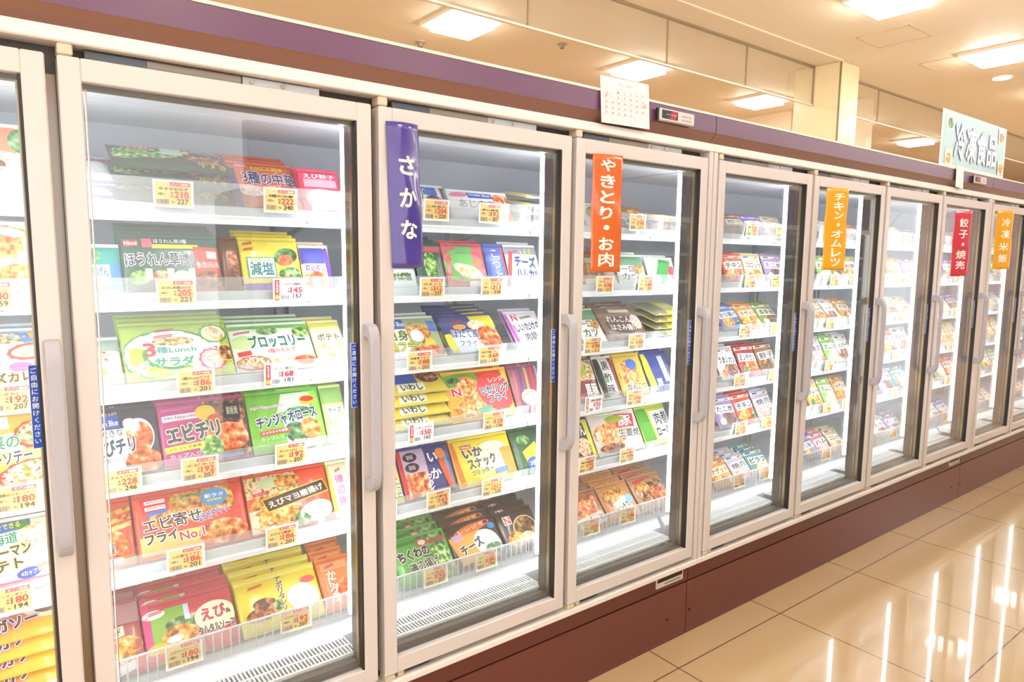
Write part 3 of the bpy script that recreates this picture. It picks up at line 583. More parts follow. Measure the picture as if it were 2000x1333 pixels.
des('napolitan', 'yellow meat sauce bag', 'e8d23a', *wave(.14, .82, .18), Ov(.26, .32, .2, .14, 'meat', 10), Ov(.3, .5, .14, .1, 'meat'), Ov(.46, .4, .06, .1, 'leafy'), Vt('ナポリタンソース', .52, .0, .96, .14, '5a3a2a', 'fdf4c0'), Ov(.78, .44, .2, .26, 'f8f0e6', 10), Tx('&', .6, .14, .7, .26, '8a3ab0', 'ffffff'), Ov(.88, .74, .1, .07, 'e85a5a'), Rr(0, .94, 1, 1, 'f4e884'))
des('kanigura', 'orange crab gratin bag', 'ec7a3e', Rr(.1, .78, .9, .94, 'f2a070'), Vt('かにグラ', .35, .14, .76, .2, 'f4ead0', 'a86a30'), Ov(.7, .34, .26, .22, 'shrimp'), *wave(.2, .84, .3))
# --- blue-banner door
des('ajinanban', 'white fried horse mackerel bag', 'f4f4f6', Rr(.3, .74, .7, 1, '2f5ac0'), Tx('Ocean Blue', .33, .82, .67, .93, 'ffffff', None, -4, .01), Ov(.86, .74, .16, .24, 'shrimp'), Ov(.16, .86, .14, .1, 'e88aa0'), Tx('あじ南蛮', .12, .36, .72, .66, '2a4a6a', 'ffffff', -3, .04), Rr(.86, 0, 1, .6, 'e8783a'), t=.026)
des('shimeaji', 'white and blue horse mackerel bag', 'f2f2f4', Rr(.44, .7, .8, 1, '3a68c8'), Tx('しめあじ', .02, .4, .5, .9, '2a3440', 'ffffff', -4, .05), Ov(.68, .5, .22, .2, 'grilled'), Ov(.7, .4, .26, .14, 'cream'), Rr(.9, 0, 1, 1, '7a4a44'))
des('bluestack', 'flat white and yellow pack', 'e8ecf2', Rr(0, 0, .3, 1, 'f0dc7a'), Rr(.4, .2, .9, .8, 'b8c8e0'), side='e8ecf4')
des('uogreen', 'white and green fish bag', 'eef2ec', Rr(0, .5, 1, 1, '8a9aa0'), Tx('さば塩', .1, .2, .8, .4, '6a8a2a', '2a3a2a'), Rr(0, 0, 1, .1, 'd8e0e0'))
des('darkgreen', 'dark green upright bag', '2e5a50', Ov(.5, .5, .24, .34, 'green'), Rr(0, .8, 1, .96, 'c85060'), Rr(.1, .04, .9, .2, '8a5a5a'))
des('greenred', 'red and green clam bag', 'e0626a', Ov(.35, .5, .4, .4, '7ac86a'), Rr(.3, .8, .7, .98, '6ac070'), Ov(.45, .36, .3, .14, 'cream', -30), Ov(.62, .34, .28, .13, 'cream', -30), Ov(.78, .58, .14, .1, 'e88a6a'), Rr(.5, 0, 1, .12, 'f8f4f0'))
des('kotsubu', 'blue and white small-grain bag', '5a72d8', Vt('こつぶ', .45, .08, .94, .26, 'ffffff', '3a4a8a'), Rr(.86, 0, 1, 1, 'e85a5a', 5))
des('hamkatsu', 'white cheese ham cutlet bag', 'f4f4f4', Rr(0, .8, 1, 1, '9aa0b8'), *[Rr(.45 + .14 * i, .72, .49 + .14 * i, .96, 'f0d048', -14) for i in range(3)], *wave(.14, .84, .22), Tx('チーズ', .22, .46, .86, .74, '3a4a86', 'ffffff', -5, .05), Tx('ハムカツ', .2, .14, .92, .4, '3a4a86', 'ffffff', -5, .05), Rr(0, 0, .1, .9, 'e84a4a', -14))
des('shiromi', 'blue-topped white fish fry bag', 'f0f0ea', Rr(0, .7, .42, 1, '3a62b8'), Tx('Ocean Blue', .05, .78, .4, .9, 'ffffff', None, -2, .01), Rr(.4, .0, 1, 1, 'a8b88a'), Ov(.62, .6, .22, .3, 'fry'), Ov(.56, .5, .12, .16, 'fff8f0'), Rr(.82, .6, .98, .9, '4a7ad0'), Tx('白身', .04, .4, .4, .66, '4a6a2a', 'fbf8c0', 0, .03), Tx('魚フライ', .02, .12, .6, .36, 'e0d83a', '4a5a2a', -3, .03), Ov(.76, .3, .1, .1, 'f0d030'), Ov(.7, .1, .3, .14, 'shrimp'))
des('hotate', 'blue and yellow scallop-style fry bag', '2c3f8a', Rr(.55, .6, 1, 1, 'f0e040', 6), *wave(.2, .82, .2), Rr(.1, .0, .62, .5, 'dfe8f8', 6), Ov(.62, .7, .16, .14, 'cream'), Ov(.8, .36, .26, .3, 'shrimp'), Tx('ほたて風', .12, .36, .6, .58, '2a4a86', 'ffffff', -4, .05), Tx('フライ', .2, .14, .5, .28, '5a7ab0', 'ffffff', -4), Rr(0, 0, .12, .5, 'f0e040', 8), Ov(.3, .66, .12, .07, 'f0a040'))
des('shiitake', 'pale purple stuffed shiitake bag', 'ece2f0', Rr(0, 0, .08, 1, 'c05ac0', 4), Tx('N', .14, .76, .3, .94, 'e03a3a'), Rr(.34, .78, .78, .92, 'e8e0c8', 8), Tx('国産鶏肉', .38, .81, .74, .89, '5a5a5a', None, 8), Tx('しいたけの', .1, .46, .92, .68, '4a4468', 'ffffff', 6, .04), Tx('肉詰め', .3, .18, .9, .4, '4a4468', 'ffffff', 6, .04))
des('oceanyellow', 'flat yellow fried fish pack', 'e8cf3e', Rr(.12, .3, .52, 1, '2a54b8'), Tx('Ocean Blue', .16, .66, .5, .9, 'ffffff', None, 0, .01), *wave(.0, .74, .12), Ov(.74, .6, .22, .34, 'meat'), Rr(.14, .04, .6, .28, 'f4f0d8'), Tx('いわし', .2, .06, .56, .26, '3a4a3a'), t=.022, side='d8cf78')
des('ikaring', 'yellow squid ring fry bag', 'f2bc3a', Rr(0, .74, .5, 1, '6aa83a', 8), Ov(.3, .86, .12, .06, 'f08a3a'), Ov(.14, .86, .1, .06, 'leafy'), Rr(.5, .84, .9, 1, 'd8402e', 6), Ov(.34, .62, .22, .24, 'noodle'), Ov(.34, .62, .09, .1, 'fry'), Ov(.74, .52, .28, .42, 'e8484a', 12), Tx('N', .08, .52, .2, .68, 'd8242e', 'ffffff'), Ov(.3, .24, .24, .2, 'noodle'), Tx('いかリング', .5, .5, .98, .68, '3a4a6a', 'ffffff', 8, .05), Tx('フライ', .6, .32, .9, .47, '3a4a6a', 'ffffff', 8, .05), Rr(.16, .03, .36, .16, 'f6e4a8', 8), Tx('20g', .19, .05, .32, .13, 'a03020', None, 8), Rr(.4, .12, .62, .22, '5ab89a', 10), Tx('レンジ', .66, .74, .9, .83, 'fff0e8', None, 8))
des('maroonstripe', 'maroon striped upright bag', '9a5a66', *[Rr(.08 + .2 * i, 0, .16 + .2 * i, 1, c, -6) for i, c in enumerate(('c86a7a', '6a5a9a', 'd8a878', 'e84a5a', 'c8b8d8'))], Ov(.5, .3, .3, .18, 'pale'))
des('eightpiece', 'yellow green eight-piece bag', 'd8d85a', Ov(.5, .6, .5, .4, 'salad'), Tx('8コ', .4, .1, .9, .34, 'ffffff', '3a5a2a'))
des('ikafry', 'navy and orange squid fry bag', '2a3884', Rr(0, .0, .5, 1, 'c8b0cc'), Rr(0, 0, .48, .5, 'stripe', 0), Ov(.22, .84, .13, .1, '2a2a2a'), Tx('旨', .16, .8, .28, .89, 'c8b0cc'), Ov(.22, .62, .13, .1, '2a2a2a'), Tx('旨', .16, .58, .28, .67, 'c8b0cc'), Vt('いか', .64, .24, .94, .26, 'ffffff'), Vt('フライ', .5, .04, .44, .14, 'ffffff'), Rr(.78, .06, .9, .7, 'd8602e', 10), Ov(.8, .82, .1, .12, 'e0884a'), Rr(0, 0, .06, 1, 'd02a34'))
des('ikasnack', 'yellow squid snack fritter bag', 'f0d83a', Rr(0, 0, .08, 1, 'e8843a', 3), Rr(.14, .8, .32, .88, 'd03a44', 3), Tx('Nissui', .16, .82, .3, .86, 'ffffff', None, 3), Ov(.66, .55, .32, .34, 'f8f2c8'), Ov(.74, .66, .2, .18, 'cream'), Rr(.8, .0, 1, .7, 'f09a4a', 3), Tx('いか', .16, .6, .48, .8, '3a3c5a', 'fbf2a0', 6, .05), Tx('スナック', .2, .36, .68, .58, '3a3c5a', 'fbf2a0', 8, .05), Tx('フリッター', .22, .2, .6, .32, '3a3c5a', 'fbf2a0', 8, .03), Rr(.62, .14, .84, .26, '6a8ad0', 8))
des('seaweed', 'dark green and yellow bag', '3c6444', Rr(.3, .3, .9, .6, 'd8c84a', 20), Ov(.4, .76, .24, .12, 'leafy'), Ov(.6, .2, .26, .14, '4a6ac0'), Tx('3個', .45, .14, .74, .26, 'ffffff'))
des('chikuwa', 'green chikuwa isobe fry bag', '52b04a', Rr(.5, 0, 1, 1, 'leafy', 4), Rr(0, .86, .5, .94, '2a8a3a', 4), Ov(.54, .84, .12, .1, 'c05a4a'), Ov(.54, .84, .07, .06, 'e8f0d8'), Rr(.66, .78, .98, .86, 'b8524a', 5), Ov(.8, .46, .2, .26, 'green'), Tx('ちくわの', .06, .52, .62, .74, '2c2434', 'f4f8e0', 6, .06), Tx('磯辺揚げ', .2, .22, .74, .46, '2c2434', 'f4f8e0', 8, .06))
des('cheese', 'black and orange cheese fry bag', '2c2420', Rr(.04, .1, .66, .78, 'f0a840', 8), Ov(.5, .86, .4, .1, 'e8783a', 12), Tx('レンジで', .2, .82, .76, .9, 'fbf0c8', None, 12), Rr(.06, .62, .24, .78, 'd8a8c8', 8), Ov(.7, .42, .26, .34, 'f8f4ec', 14), Ov(.78, .24, .2, .16, 'leafy'), Ov(.88, .8, .08, .08, '3a8ad0'), Tx('チーズ', .12, .34, .6, .56, '4a3020', 'ffffff', 18, .05))
des('gyoza', 'black bag with red N emblem', '2e2420', Rr(.14, .68, .34, .9, 'f4e8e0'), Tx('N', .17, .7, .31, .88, 'e02a34'), Ov(.64, .48, .34, .36, 'e8c8a8'), Ov(.64, .48, .31, .33, 'grilled'), Ov(.3, .3, .22, .2, 'fry'), Ov(.6, .3, .2, .12, 'cream'))
# --- orange-banner door
des('tsukune', 'navy and brown chicken ball bag', 'a8703a', Rr(0, 0, .7, .56, '2a3058', 0), Tx('つくね', .05, .3, .6, .52, 'f0f0f4'), Tx('炭火焼', .1, .06, .66, .26, 'f0f0f4'), Rr(0, .8, .4, 1, '8aa040'), Ov(.66, .7, .3, .24, 'fry'))
des('flatyellow', 'flat golden yellow pack', 'f0a83a', Rr(.1, .1, .9, .5, 'f4d8b0'), Rr(.6, .6, 1, .9, 'd8584a'), side='f0b858')
des('paletray', 'pale green and pink tray', 'e4eade', Ov(.3, .6, .24, .3, '6a9a5a'), Ov(.7, .5, .24, .3, 'pale'), Tx('天', .3, .2, .6, .5, '3a4a7a', 'ffffff'))
des('yakitori', 'brown grilled skewer bag', '8a5a3c', Ov(.4, .6, .36, .3, 'grilled'), Rr(0, 0, 1, .2, 'e0c8a0'), Rr(.1, .74, .8, .92, '6a9a6a'))
des('greenpack', 'white and bright green pack', 'f2f6f0', Rr(.3, 0, .7, 1, '3aa04a', -20), Ov(.84, .4, .16, .3, 'e8485a'))
des('hasami', 'brown lotus root meat bag', '8a6a58', Rr(.3, .84, .8, .97, 'e4dcc8', -3), Ov(.5, .45, .42, .3, '6a4a3e'), Tx('れんこん肉', .14, .5, .86, .72, 'f4f0ea', '3a2a24', -4, .04), Tx('はさみ揚げ', .16, .24, .8, .44, 'f4f0ea', '3a2a24', -4, .04), Ov(.84, .5, .14, .24, 'pale'))
des('slice', 'white and green sliced meat bag', 'e8ece0', Ov(.7, .6, .24, .26, 'fry'), Rr(0, .66, 1, 1, '6a9a7a'), Tx('一口', .1, .42, .6, .62, '2a2a2a', 'ffffff'), Tx('カツ', .1, .14, .7, .36, '2a2a2a', 'ffffff'))
des('yellowflat', 'flat lemon yellow pack', 'f0e04a', Rr(0, 0, .4, 1, '8a8a80'), Rr(.5, .3, .9, .7, 'f8f0b0'), side='ece070')
des('buta', 'dark red pork bag', '8a2e2a', Rr(0, .5, 1, 1, 'salad'), Tx('黒豚', .3, .1, .9, .4, 'ffffff', '3a1a1a'), Ov(.3, .74, .2, .14, 'a8c838'))
des('kurobuta', 'black and white lettered bag', 'e8e4dc', Rr(0, 0, .3, 1, '2a2a2a', 8), Vt('黒酢豚', .5, .04, .94, .26, '2a2a2a', 'ffffff'), Rr(.8, 0, 1, 1, '9a2a30', 6))
des('lemonchi', 'yellow and orange chicken bag', 'f0c84a', Ov(.4, .54, .36, .34, 'noodle'), Ov(.56, .76, .2, .14, '4a7ad8'), Tx('なんこつ', .2, .1, .9, .26, '3a3a5a', 'ffffff'))
des('bluefile', 'navy and yellow upright bag', '3a4a9a', Rr(0, 0, .2, 1, 'e8e04a', 6), Rr(.6, .2, .8, .9, 'd8dce8', 6), Rr(.3, .1, .5, .3, 'e8e8f0'))
des('tonyellow', 'black and yellow pork bag', '2a2a26', Rr(.7, 0, 1, 1, 'e8e03a', 6), Tx('とん', .1, .6, .7, .84, 'f4f4ec'), Ov(.4, .3, .36, .24, 'salad'))
des('butayaki', 'white and red roast pork bag', 'ece4d4', Rr(0, .8, 1, 1, 'e8e0d8'), Ov(.36, .5, .36, .3, 'noodle'), Rr(.52, .6, .92, .96, 'd8343a', -8), Tx('豚', .58, .64, .86, .92, 'ffffff', None, -8, .05), Tx('生姜焼', .5, .34, .98, .56, '3a3a2a', 'ffffff', -6, .04), Ov(.5, .86, .2, .1, 'a8b83a'), Ov(.3, .14, .26, .12, 'meat'))
des('nikumaki', 'green and yellow wrapped meat bag', 'cfd84a', Rr(0, 0, .34, 1, '5aa83a', 4), Rr(.4, .1, 1, .9, 'f4f2dc', 3), Tx('肉巻', .5, .5, .96, .84, '2a3a4a', 'ffffff', 4, .04), Tx('ロール', .46, .2, .92, .42, '2a3a4a', 'ffffff', 4, .04))
des('cleartray', 'clear bag of brown fried chicken', 'b88a68', Ov(.5, .56, .46, .4, 'meat'), Ov(.3, .7, .2, .14, 'fry'), Ov(.7, .4, .22, .2, 'shrimp'), Rr(.1, .86, .5, .94, 'd83a3a', 5))
des('gabutto', 'clear bag with white lettering', 'b07a58', Ov(.5, .6, .44, .36, 'shrimp'), Rr(.05, .06, .95, .36, 'e8d8c4', 6), Tx('ガブッと', .1, .12, .9, .3, '3a2a22', 'ffffff', 6, .04), Rr(.1, .86, .4, .94, 'd83a3a', 5))
des('menchi', 'orange bag of meat cutlets', 'd8925a', Ov(.4, .66, .34, .3, 'fry'), Rr(.3, .16, .8, .56, 'f4ece0', 20), Tx('メンチカツ', .3, .26, .86, .42, '3a4a2a', 'ffffff', 20, .03), Ov(.82, .5, .12, .14, '9ad0e0'))
# --- doors farther along: many small bags
GEN = [
 ('red chicken bag', 'd8402e', 'チキン', 'fry', 'f8e8d0', '3a3a5a'), ('white letter bag', 'f2f0ea', 'うまいカツ', 'meat', 'ffffff', '2a2a3a'), ('orange nugget bag', 'f0964a', 'ナゲット', 'fry', 'f8e0b0', '7a2a1a'),
 ('yellow curry bag', 'f4d04a', 'カレー', 'noodle', 'ffffff', '5a2a6a'), ('pink ham bag', 'e87a90', 'ハム', 'pale', 'fff4f0', '7a2a4a'), ('green omelette bag', '8ac05a', 'オムレツ', 'cream', 'fbfbe0', '2a5a2a'),
 ('blue fish bag', '4a74c8', 'から揚げ', 'fry', 'e8eefc', '1a2a5a'), ('beige croquette bag', 'e8d0a0', 'コロッケ', 'fry', 'fff8e8', '6a3a1a'), ('white hamburg bag', 'f4ecec', 'ハンバーグ', 'meat', 'f8f4e8', '2a2a2a'),
 ('crimson kimchi bag', 'b8283a', 'ミンチカツ', 'shrimp', 'f8e8e0', '2a1a1a'), ('purple nut bag', '8a6ab8', '肉団子', 'meat', 'f4ecfc', '3a2a5a'), ('olive herb bag', '8a9a4a', '香草焼', 'grilled', 'f4f4dc', '3a4a1a'),
 ('brown dumpling bag', '9a6a4a', '餃子', 'grilled', 'f4e4cc', '3a1a0a'), ('teal rice bag', '5aa8a0', 'ピラフ', 'cream', 'f0fcf8', '1a5a5a'), ('lemon fried rice bag', 'f4e47a', '炒飯', 'noodle', 'fffce8', 'b83a1a'),
 ('orange striped bag', 'e8a040', 'グラタン', 'stripe', 'fff4dc', '6a2a1a'), ('grey shumai bag', 'c8c4cc', '焼売', 'pale', 'fbfafc', '4a3a5a'), ('violet taro bag', 'a890c8', 'たこ焼', 'choco', 'fcf8ff', '4a2a6a')]
for i, (desc, base, txt, fd, light, dk) in enumerate(GEN):
    r = random.Random(i)
    des('gen%d' % i, desc, base, Rr(0, .86, 1, .97, light, 0), Ov(.3 + .3 * (i % 2), .3, .34, .24, fd), Rr(.05, .46, .95, .74, light, 3 - 6 * (i % 2)), Tx(txt, .1, .5, .9, .7, dk, 'ffffff', 3 - 6 * (i % 2), .04), Ov(.82 - .6 * (i % 2), .2, .13, .13, ('leafy', 'shrimp', 'cream')[i % 3]), Rr(.08, .89, .34, .95, ('d83a3a', '3a6ac0', '3a9a4a')[i % 3]), *wave(.62, .88, .24))

_PK = {}
def pack_mesh(key, w, h):
    k = (key, round(w, 3), round(h, 3))
    if k in _PK: return _PK[k]
    d = D[key]; t = d['t']; rr = random.Random(hash_s(key)); ph = [rr.uniform(0, 6) for _ in range(4)]
    hw = w / 2
    def F(x, z):
        u = min(abs(x) / hw, 1); v = min(abs(2 * z / h - 1), 1)
        q = max(0, 1 - u ** 6) * max(0, 1 - v ** 6)
        wr = .0012 * math.sin(x * 90 + ph[0] + z * 30) * (v ** 3) + .0010 * math.sin(z * 70 + ph[1] - x * 25) * (u ** 3)
        sag = .12 * math.sin(x * 14 + ph[2]) * math.sin(z * 12 + ph[3])
        return max(.0012, t * .5 * q * (1 + sag) + (wr if v < .97 and u < .97 else 0))
    NX, NZ = 24, 20; vs = []; fs = []
    def su(i, n):                                # denser towards the seams
        a = -1 + 2 * i / n; return math.copysign(abs(a) ** .8, a)
    for sgn in (-1, 1):
        for j in range(NZ + 1):
            z = h * (su(j, NZ) + 1) / 2
            for i in range(NX + 1):
                x = hw * su(i, NX); ff = F(x, z)
                crimp = .0012 * math.sin(i * math.pi) if j in (0, NZ) else 0
                vs.append((x, sgn * ff * (1 if sgn < 0 else .8) + crimp, z))
    n1 = (NX + 1) * (NZ + 1); W_ = NX + 1
    for j in range(NZ):
        for i in range(NX):
            a = j * W_ + i; fs.append((a, a + 1, a + W_ + 1, a + W_)); b = a + n1; fs.append((b, b + W_, b + W_ + 1, b + 1))
    for i in range(NX): fs.append((i, i + n1, i + n1 + 1, i + 1)); o = NZ * W_; fs.append((o + i, o + i + 1, o + i + 1 + n1, o + i + n1))
    for j in range(NZ): a = j * W_; fs.append((a, a + W_, a + W_ + n1, a + n1)); a += NX; fs.append((a, a + n1, a + W_ + n1, a + W_))
    m = MB(); m.add(vs, fs, film(d['base']), True)
    ins = .025
    def f(x, z, l):
        x = min(max(x, .0), 1); z = min(max(z, 0), 1)
        X = (x - .5) * w * .985; Z = (.008 + .984 * z) * h
        return (X, -F(X, Z) - .0005 - .00018 * l, Z)
    pr = Print(m, f)
    for p in d['pr']:
        if p[0] == 'r': pr.rect(p[1], p[2], p[3], p[4], p[5], p[6], max(3, min(16, int(16 * max(p[3] - p[1], p[4] - p[2])))), p[7])
        elif p[0] == 'o': pr.oval(p[1], p[2], p[3], p[4], p[5], p[6], 24, p[7], None)
        elif p[0] == 't': pr.text(p[1], p[2], p[3], p[4], p[5], p[6], *( [p[7], p[8], p[9], p[11] if len(p) > 11 else 0, .055, p[10]] if len(p) > 7 else []))
        elif p[0] == 'v': pr.vtext(p[1], p[2], p[3], p[4], p[5], p[6], p[7], .03, .055, h / w)
    # crimped seams top and bottom
    m.box(-hw, hw, -.0016, .0012, h, h + .008, film(d['side'])); m.box(-hw, hw, -.0016, .0012, -.002, .002, film(d['side']))
    me = m.mesh('frozen_food_bag'); _PK[k] = me
    return me
def hash_s(s): return sum((i + 1) * ord(c) for i, c in enumerate(s)) % 9973

DOORN = ['behind the leftmost door', 'behind the widest door', 'behind the blue-banner door', 'behind the orange-banner door',
         'behind plain door beside orange banner', 'behind the nearer yellow-banner door', 'behind plain door left of red banner',
         'behind the red-banner door', 'behind the farther yellow-banner door', 'behind the rightmost door']
SHN = ['top shelf', 'second shelf', 'third shelf', 'fourth shelf', 'fifth shelf', 'bottom basket']
ORD = ['front', 'second', 'third', 'fourth', 'fifth', 'sixth', 'seventh', 'eighth', 'ninth']
LV = [dict(th=62, h=.160, dy=.008, dz=.036), dict(th=22, h=.150, dy=.032, dz=.010), dict(th=40, h=.152, dy=.036, dz=.009),
      dict(th=27, h=.172, dy=.032, dz=.009), dict(th=29, h=.165, dy=.033, dz=.010), dict(th=42, h=.160, dy=.042, dz=.0125)]
def column(d, lv, key, x0, x1, py, n=1, **kw):
    """one file of equal bags; x0, x1 are where the front bag's sides stand in the photo"""
    L = dict(LV[lv - 1]); L.update(kw)
    th = R(L['th']); h = L['h']; y0 = .245 + D[key]['t'] / 2 * math.cos(th) + kw.get('back', 0)
    ym = y0 + h * .5 * math.sin(th)
    a = aty(x0, py, ym).x; b = aty(x1, py, ym).x
    w_ = min(b - a, kw.get('w', 9)); cx = (a + b) / 2
    me = pack_mesh(key, w_, h); rr = random.Random(d * 100 + lv * 10 + x0)
    for i in range(n):
        o = link('frozen_food_bag', me)
        o.location = (cx + rr.uniform(-.004, .004) * (i > 0) + i * L.get('dx', 0), y0 + i * L['dy'], FLOORZ[lv - 1] + .004 + D[key]['t'] * .5 * math.sin(th) + i * L['dz'])
        o.rotation_euler = (-th, rr.uniform(-.008, .008) * (i > 0), rr.uniform(-.008, .008) * (i > 0) + L.get('rz', 0))
        pos = ''
        if n > 1:
            if L['th'] > 55: pos = ', lowest' if i == 0 else ', topmost' if i == n - 1 else ', %s from bottom' % ORD[i]
            else: pos = ', front one' if i == 0 else ', rearmost' if i == n - 1 and n > 2 else ', %s from front' % ORD[i]
        tag(o, '%s%s, %s %s' % (D[key]['desc'], pos, SHN[lv - 1], DOORN[d]), 'frozen food bag', 'frozen food bags in the %s %s' % (SHN[lv - 1], DOORN[d]) if n > 0 else None)

PEND = []
def C(*a, **kw): PEND.append([list(a), kw])
def lay_out():
    for i, (a, kw) in enumerate(PEND):
        for j, (b, kb) in enumerate(PEND):
            if i != j and a[0] == b[0] and a[1] == b[1] and a[3] < b[3] and a[4] > b[3] - 3: a[4] = b[3] - 3
    for a, kw in PEND: column(*a, **kw)
# leftmost door
C(0, 1, 'noodlebag', -90, 78, 300, 1, th=20, h=.17); C(0, 2, 'spaghetti', -95, 88, 530, 1, th=14, h=.165); C(0, 3, 'cheesecurry', -80, 98, 700, 2, h=.17)
C(0, 4, 'vegsaute', -60, 112, 880, 2, h=.19); C(0, 5, 'potato', -50, 128, 1060, 1); C(0, 6, 'bento', -40, 146, 1230, 5, th=52, h=.14, dy=.008, dz=.040)
# widest door
C(1, 1, 'purplebox', 120, 240, 330, 2); C(1, 1, 'nissui', 216, 448, 325, 3, back=.02, h=.13, dy=.004, dz=.040); C(1, 1, 'chuka', 450, 632, 345, 3, th=42, h=.175, dy=.042, dz=.014); C(1, 1, 'pinkbag', 585, 665, 340, 2, th=24, h=.13, dy=.03, dz=.006)
C(1, 2, 'tealbag', 160, 242, 510, 1, h=.12); C(1, 2, 'spinach', 238, 432, 500, 4); C(1, 2, 'brownbag', 432, 478, 500, 1); C(1, 2, 'genen', 470, 602, 505, 3); C(1, 2, 'purplemeshi', 588, 645, 510, 2, h=.13)
C(1, 3, 'redveg', 170, 262, 690, 1, h=.13); C(1, 3, 'lunch3', 238, 452, 680, 3, h=.17); C(1, 3, 'broccoli', 452, 632, 670, 3); C(1, 3, 'paleyellow', 612, 672, 670, 2)
C(1, 4, 'oceanchili', 178, 312, 840, 3); C(1, 4, 'ebichili', 312, 484, 830, 3); C(1, 4, 'chinjao', 486, 644, 815, 3); C(1, 4, 'lemonbag', 632, 674, 820, 2)
C(1, 5, 'sausage', 194, 272, 1030, 2); C(1, 5, 'ebiyose', 262, 480, 1000, 3); C(1, 5, 'ebimayo', 482, 645, 970, 4); C(1, 5, 'isobe', 645, 686, 960, 2)
C(1, 6, 'sandwich', 205, 282, 1200, 3, h=.19); C(1, 6, 'ebitartar', 278, 458, 1180, 7); C(1, 6, 'napolitan', 462, 640, 1130, 7); C(1, 6, 'kanigura', 626, 690, 1120, 3)
# blue-banner door
C(2, 1, 'shimeaji', 790, 872, 380, 1, th=30, h=.12); C(2, 1, 'ajinanban', 878, 996, 385, 1, th=30, h=.11); C(2, 1, 'bluestack', 1000, 1058, 375, 4, th=80, dy=0, dz=.029)
C(2, 2, 'uogreen', 752, 812, 525, 1, h=.12); C(2, 2, 'darkgreen', 812, 872, 505, 3); C(2, 2, 'greenred', 868, 952, 505, 2); C(2, 2, 'kotsubu', 950, 990, 510, 1); C(2, 2, 'hamkatsu', 990, 1052, 510, 2)
C(2, 3, 'shiromi', 750, 858, 650, 2); C(2, 3, 'hotate', 866, 972, 645, 4); C(2, 3, 'shiitake', 998, 1060, 635, 2)
C(2, 4, 'oceanyellow', 755, 872, 785, 4, th=58, h=.13, dy=.010, dz=.036); C(2, 4, 'ikaring', 872, 1000, 770, 4); C(2, 4, 'maroonstripe', 1000, 1056, 755, 2)
C(2, 5, 'eightpiece', 752, 786, 930, 1); C(2, 5, 'ikafry', 782, 886, 915, 2); C(2, 5, 'ikasnack', 886, 1000, 905, 2); C(2, 5, 'seaweed', 1003, 1054, 885, 2)
C(2, 6, 'chikuwa', 772, 880, 1075, 5); C(2, 6, 'cheese', 882, 980, 1050, 3); C(2, 6, 'gyoza', 980, 1050, 1030, 4)
# orange-banner door
C(3, 1, 'paletray', 1140, 1205, 400, 1, th=30, h=.1); C(3, 1, 'tsukune', 1208, 1262, 392, 2, th=40, h=.11, dy=.036, dz=.006); C(3, 1, 'flatyellow', 1264, 1322, 398, 2, th=75)
C(3, 2, 'yakitori', 1138, 1200, 520, 2, h=.12); C(3, 2, 'slice', 1204, 1258, 515, 2, h=.12); C(3, 2, 'greenpack', 1264, 1318, 515, 2, h=.11)
C(3, 3, 'slice', 1126, 1172, 630, 2); C(3, 3, 'hasami', 1174, 1252, 620, 3); C(3, 3, 'yellowflat', 1256, 1318, 612, 4, th=74, dy=0, dz=.03)
C(3, 4, 'buta', 1124, 1166, 745, 2); C(3, 4, 'kurobuta', 1166, 1206, 740, 2); C(3, 4, 'lemonchi', 1206, 1258, 735, 2); C(3, 4, 'bluefile', 1260, 1308, 725, 4)
C(3, 5, 'tonyellow', 1120, 1158, 865, 2); C(3, 5, 'butayaki', 1158, 1248, 850, 3); C(3, 5, 'nikumaki', 1250, 1306, 835, 4)
C(3, 6, 'gabutto', 1118, 1176, 980, 4); C(3, 6, 'menchi', 1178, 1238, 960, 4); C(3, 6, 'cleartray', 1240, 1300, 945, 4)
lay_out()
# doors farther along
def far(d, ncol, x0, x1, nn, seed):
    rr = random.Random(seed)
    for lv in range(1, 7):
        ids = rr.sample(range(len(GEN)), ncol); wd = (x1 - x0) / ncol
        for c in range(ncol):
            L = LV[lv - 1]; th = R(34 if lv == 1 else L['th']); hh = .11 if lv == 1 else L['h'] * .9
            key = 'gen%d' % ids[c]; me = pack_mesh(key, round(wd - .008, 3), round(hh, 3))
            n_ = nn[lv - 1] if isinstance(nn, (list, tuple)) else nn
            for i in range(n_):
                o = link('frozen_food_bag', me, None, (x0 + wd * (c + .5) + rr.uniform(-.004, .004), .245 + D[key]['t'] / 2 + i * .038, FLOORZ[lv - 1] + .010 + i * .006), (-th, 0, rr.uniform(-.03, .03)))
                pos = '' if n_ == 1 else ', front one' if i == 0 else ', rearmost' if i == n_ - 1 else ', second from front'
                tag(o, '%s%s, %s %s' % (D[key]['desc'], pos, SHN[lv - 1], DOORN[d]), 'frozen food bag', 'frozen food bags in the %s %s' % (SHN[lv - 1], DOORN[d]))
def seen(k):                                    # stretch of shelf one sees through a door from the aisle
    return -.145 + (doorx(k) + .19) * 1.165, -.145 + (doorx(k) + P + .075) * 1.10
far(4, 3, *seen(4), [1, 2, 2, 2, 2, 3], 41)
far(5, 3, *seen(5), [1, 1, 2, 2, 1, 2], 52)
far(6, 2, *seen(6), [1, 1, 1, 1, 1, 2], 63)
far(7, 2, *seen(7), 1, 74)
far(8, 2, *seen(8), 1, 85)
far(9, 1, *seen(9), 1, 96)

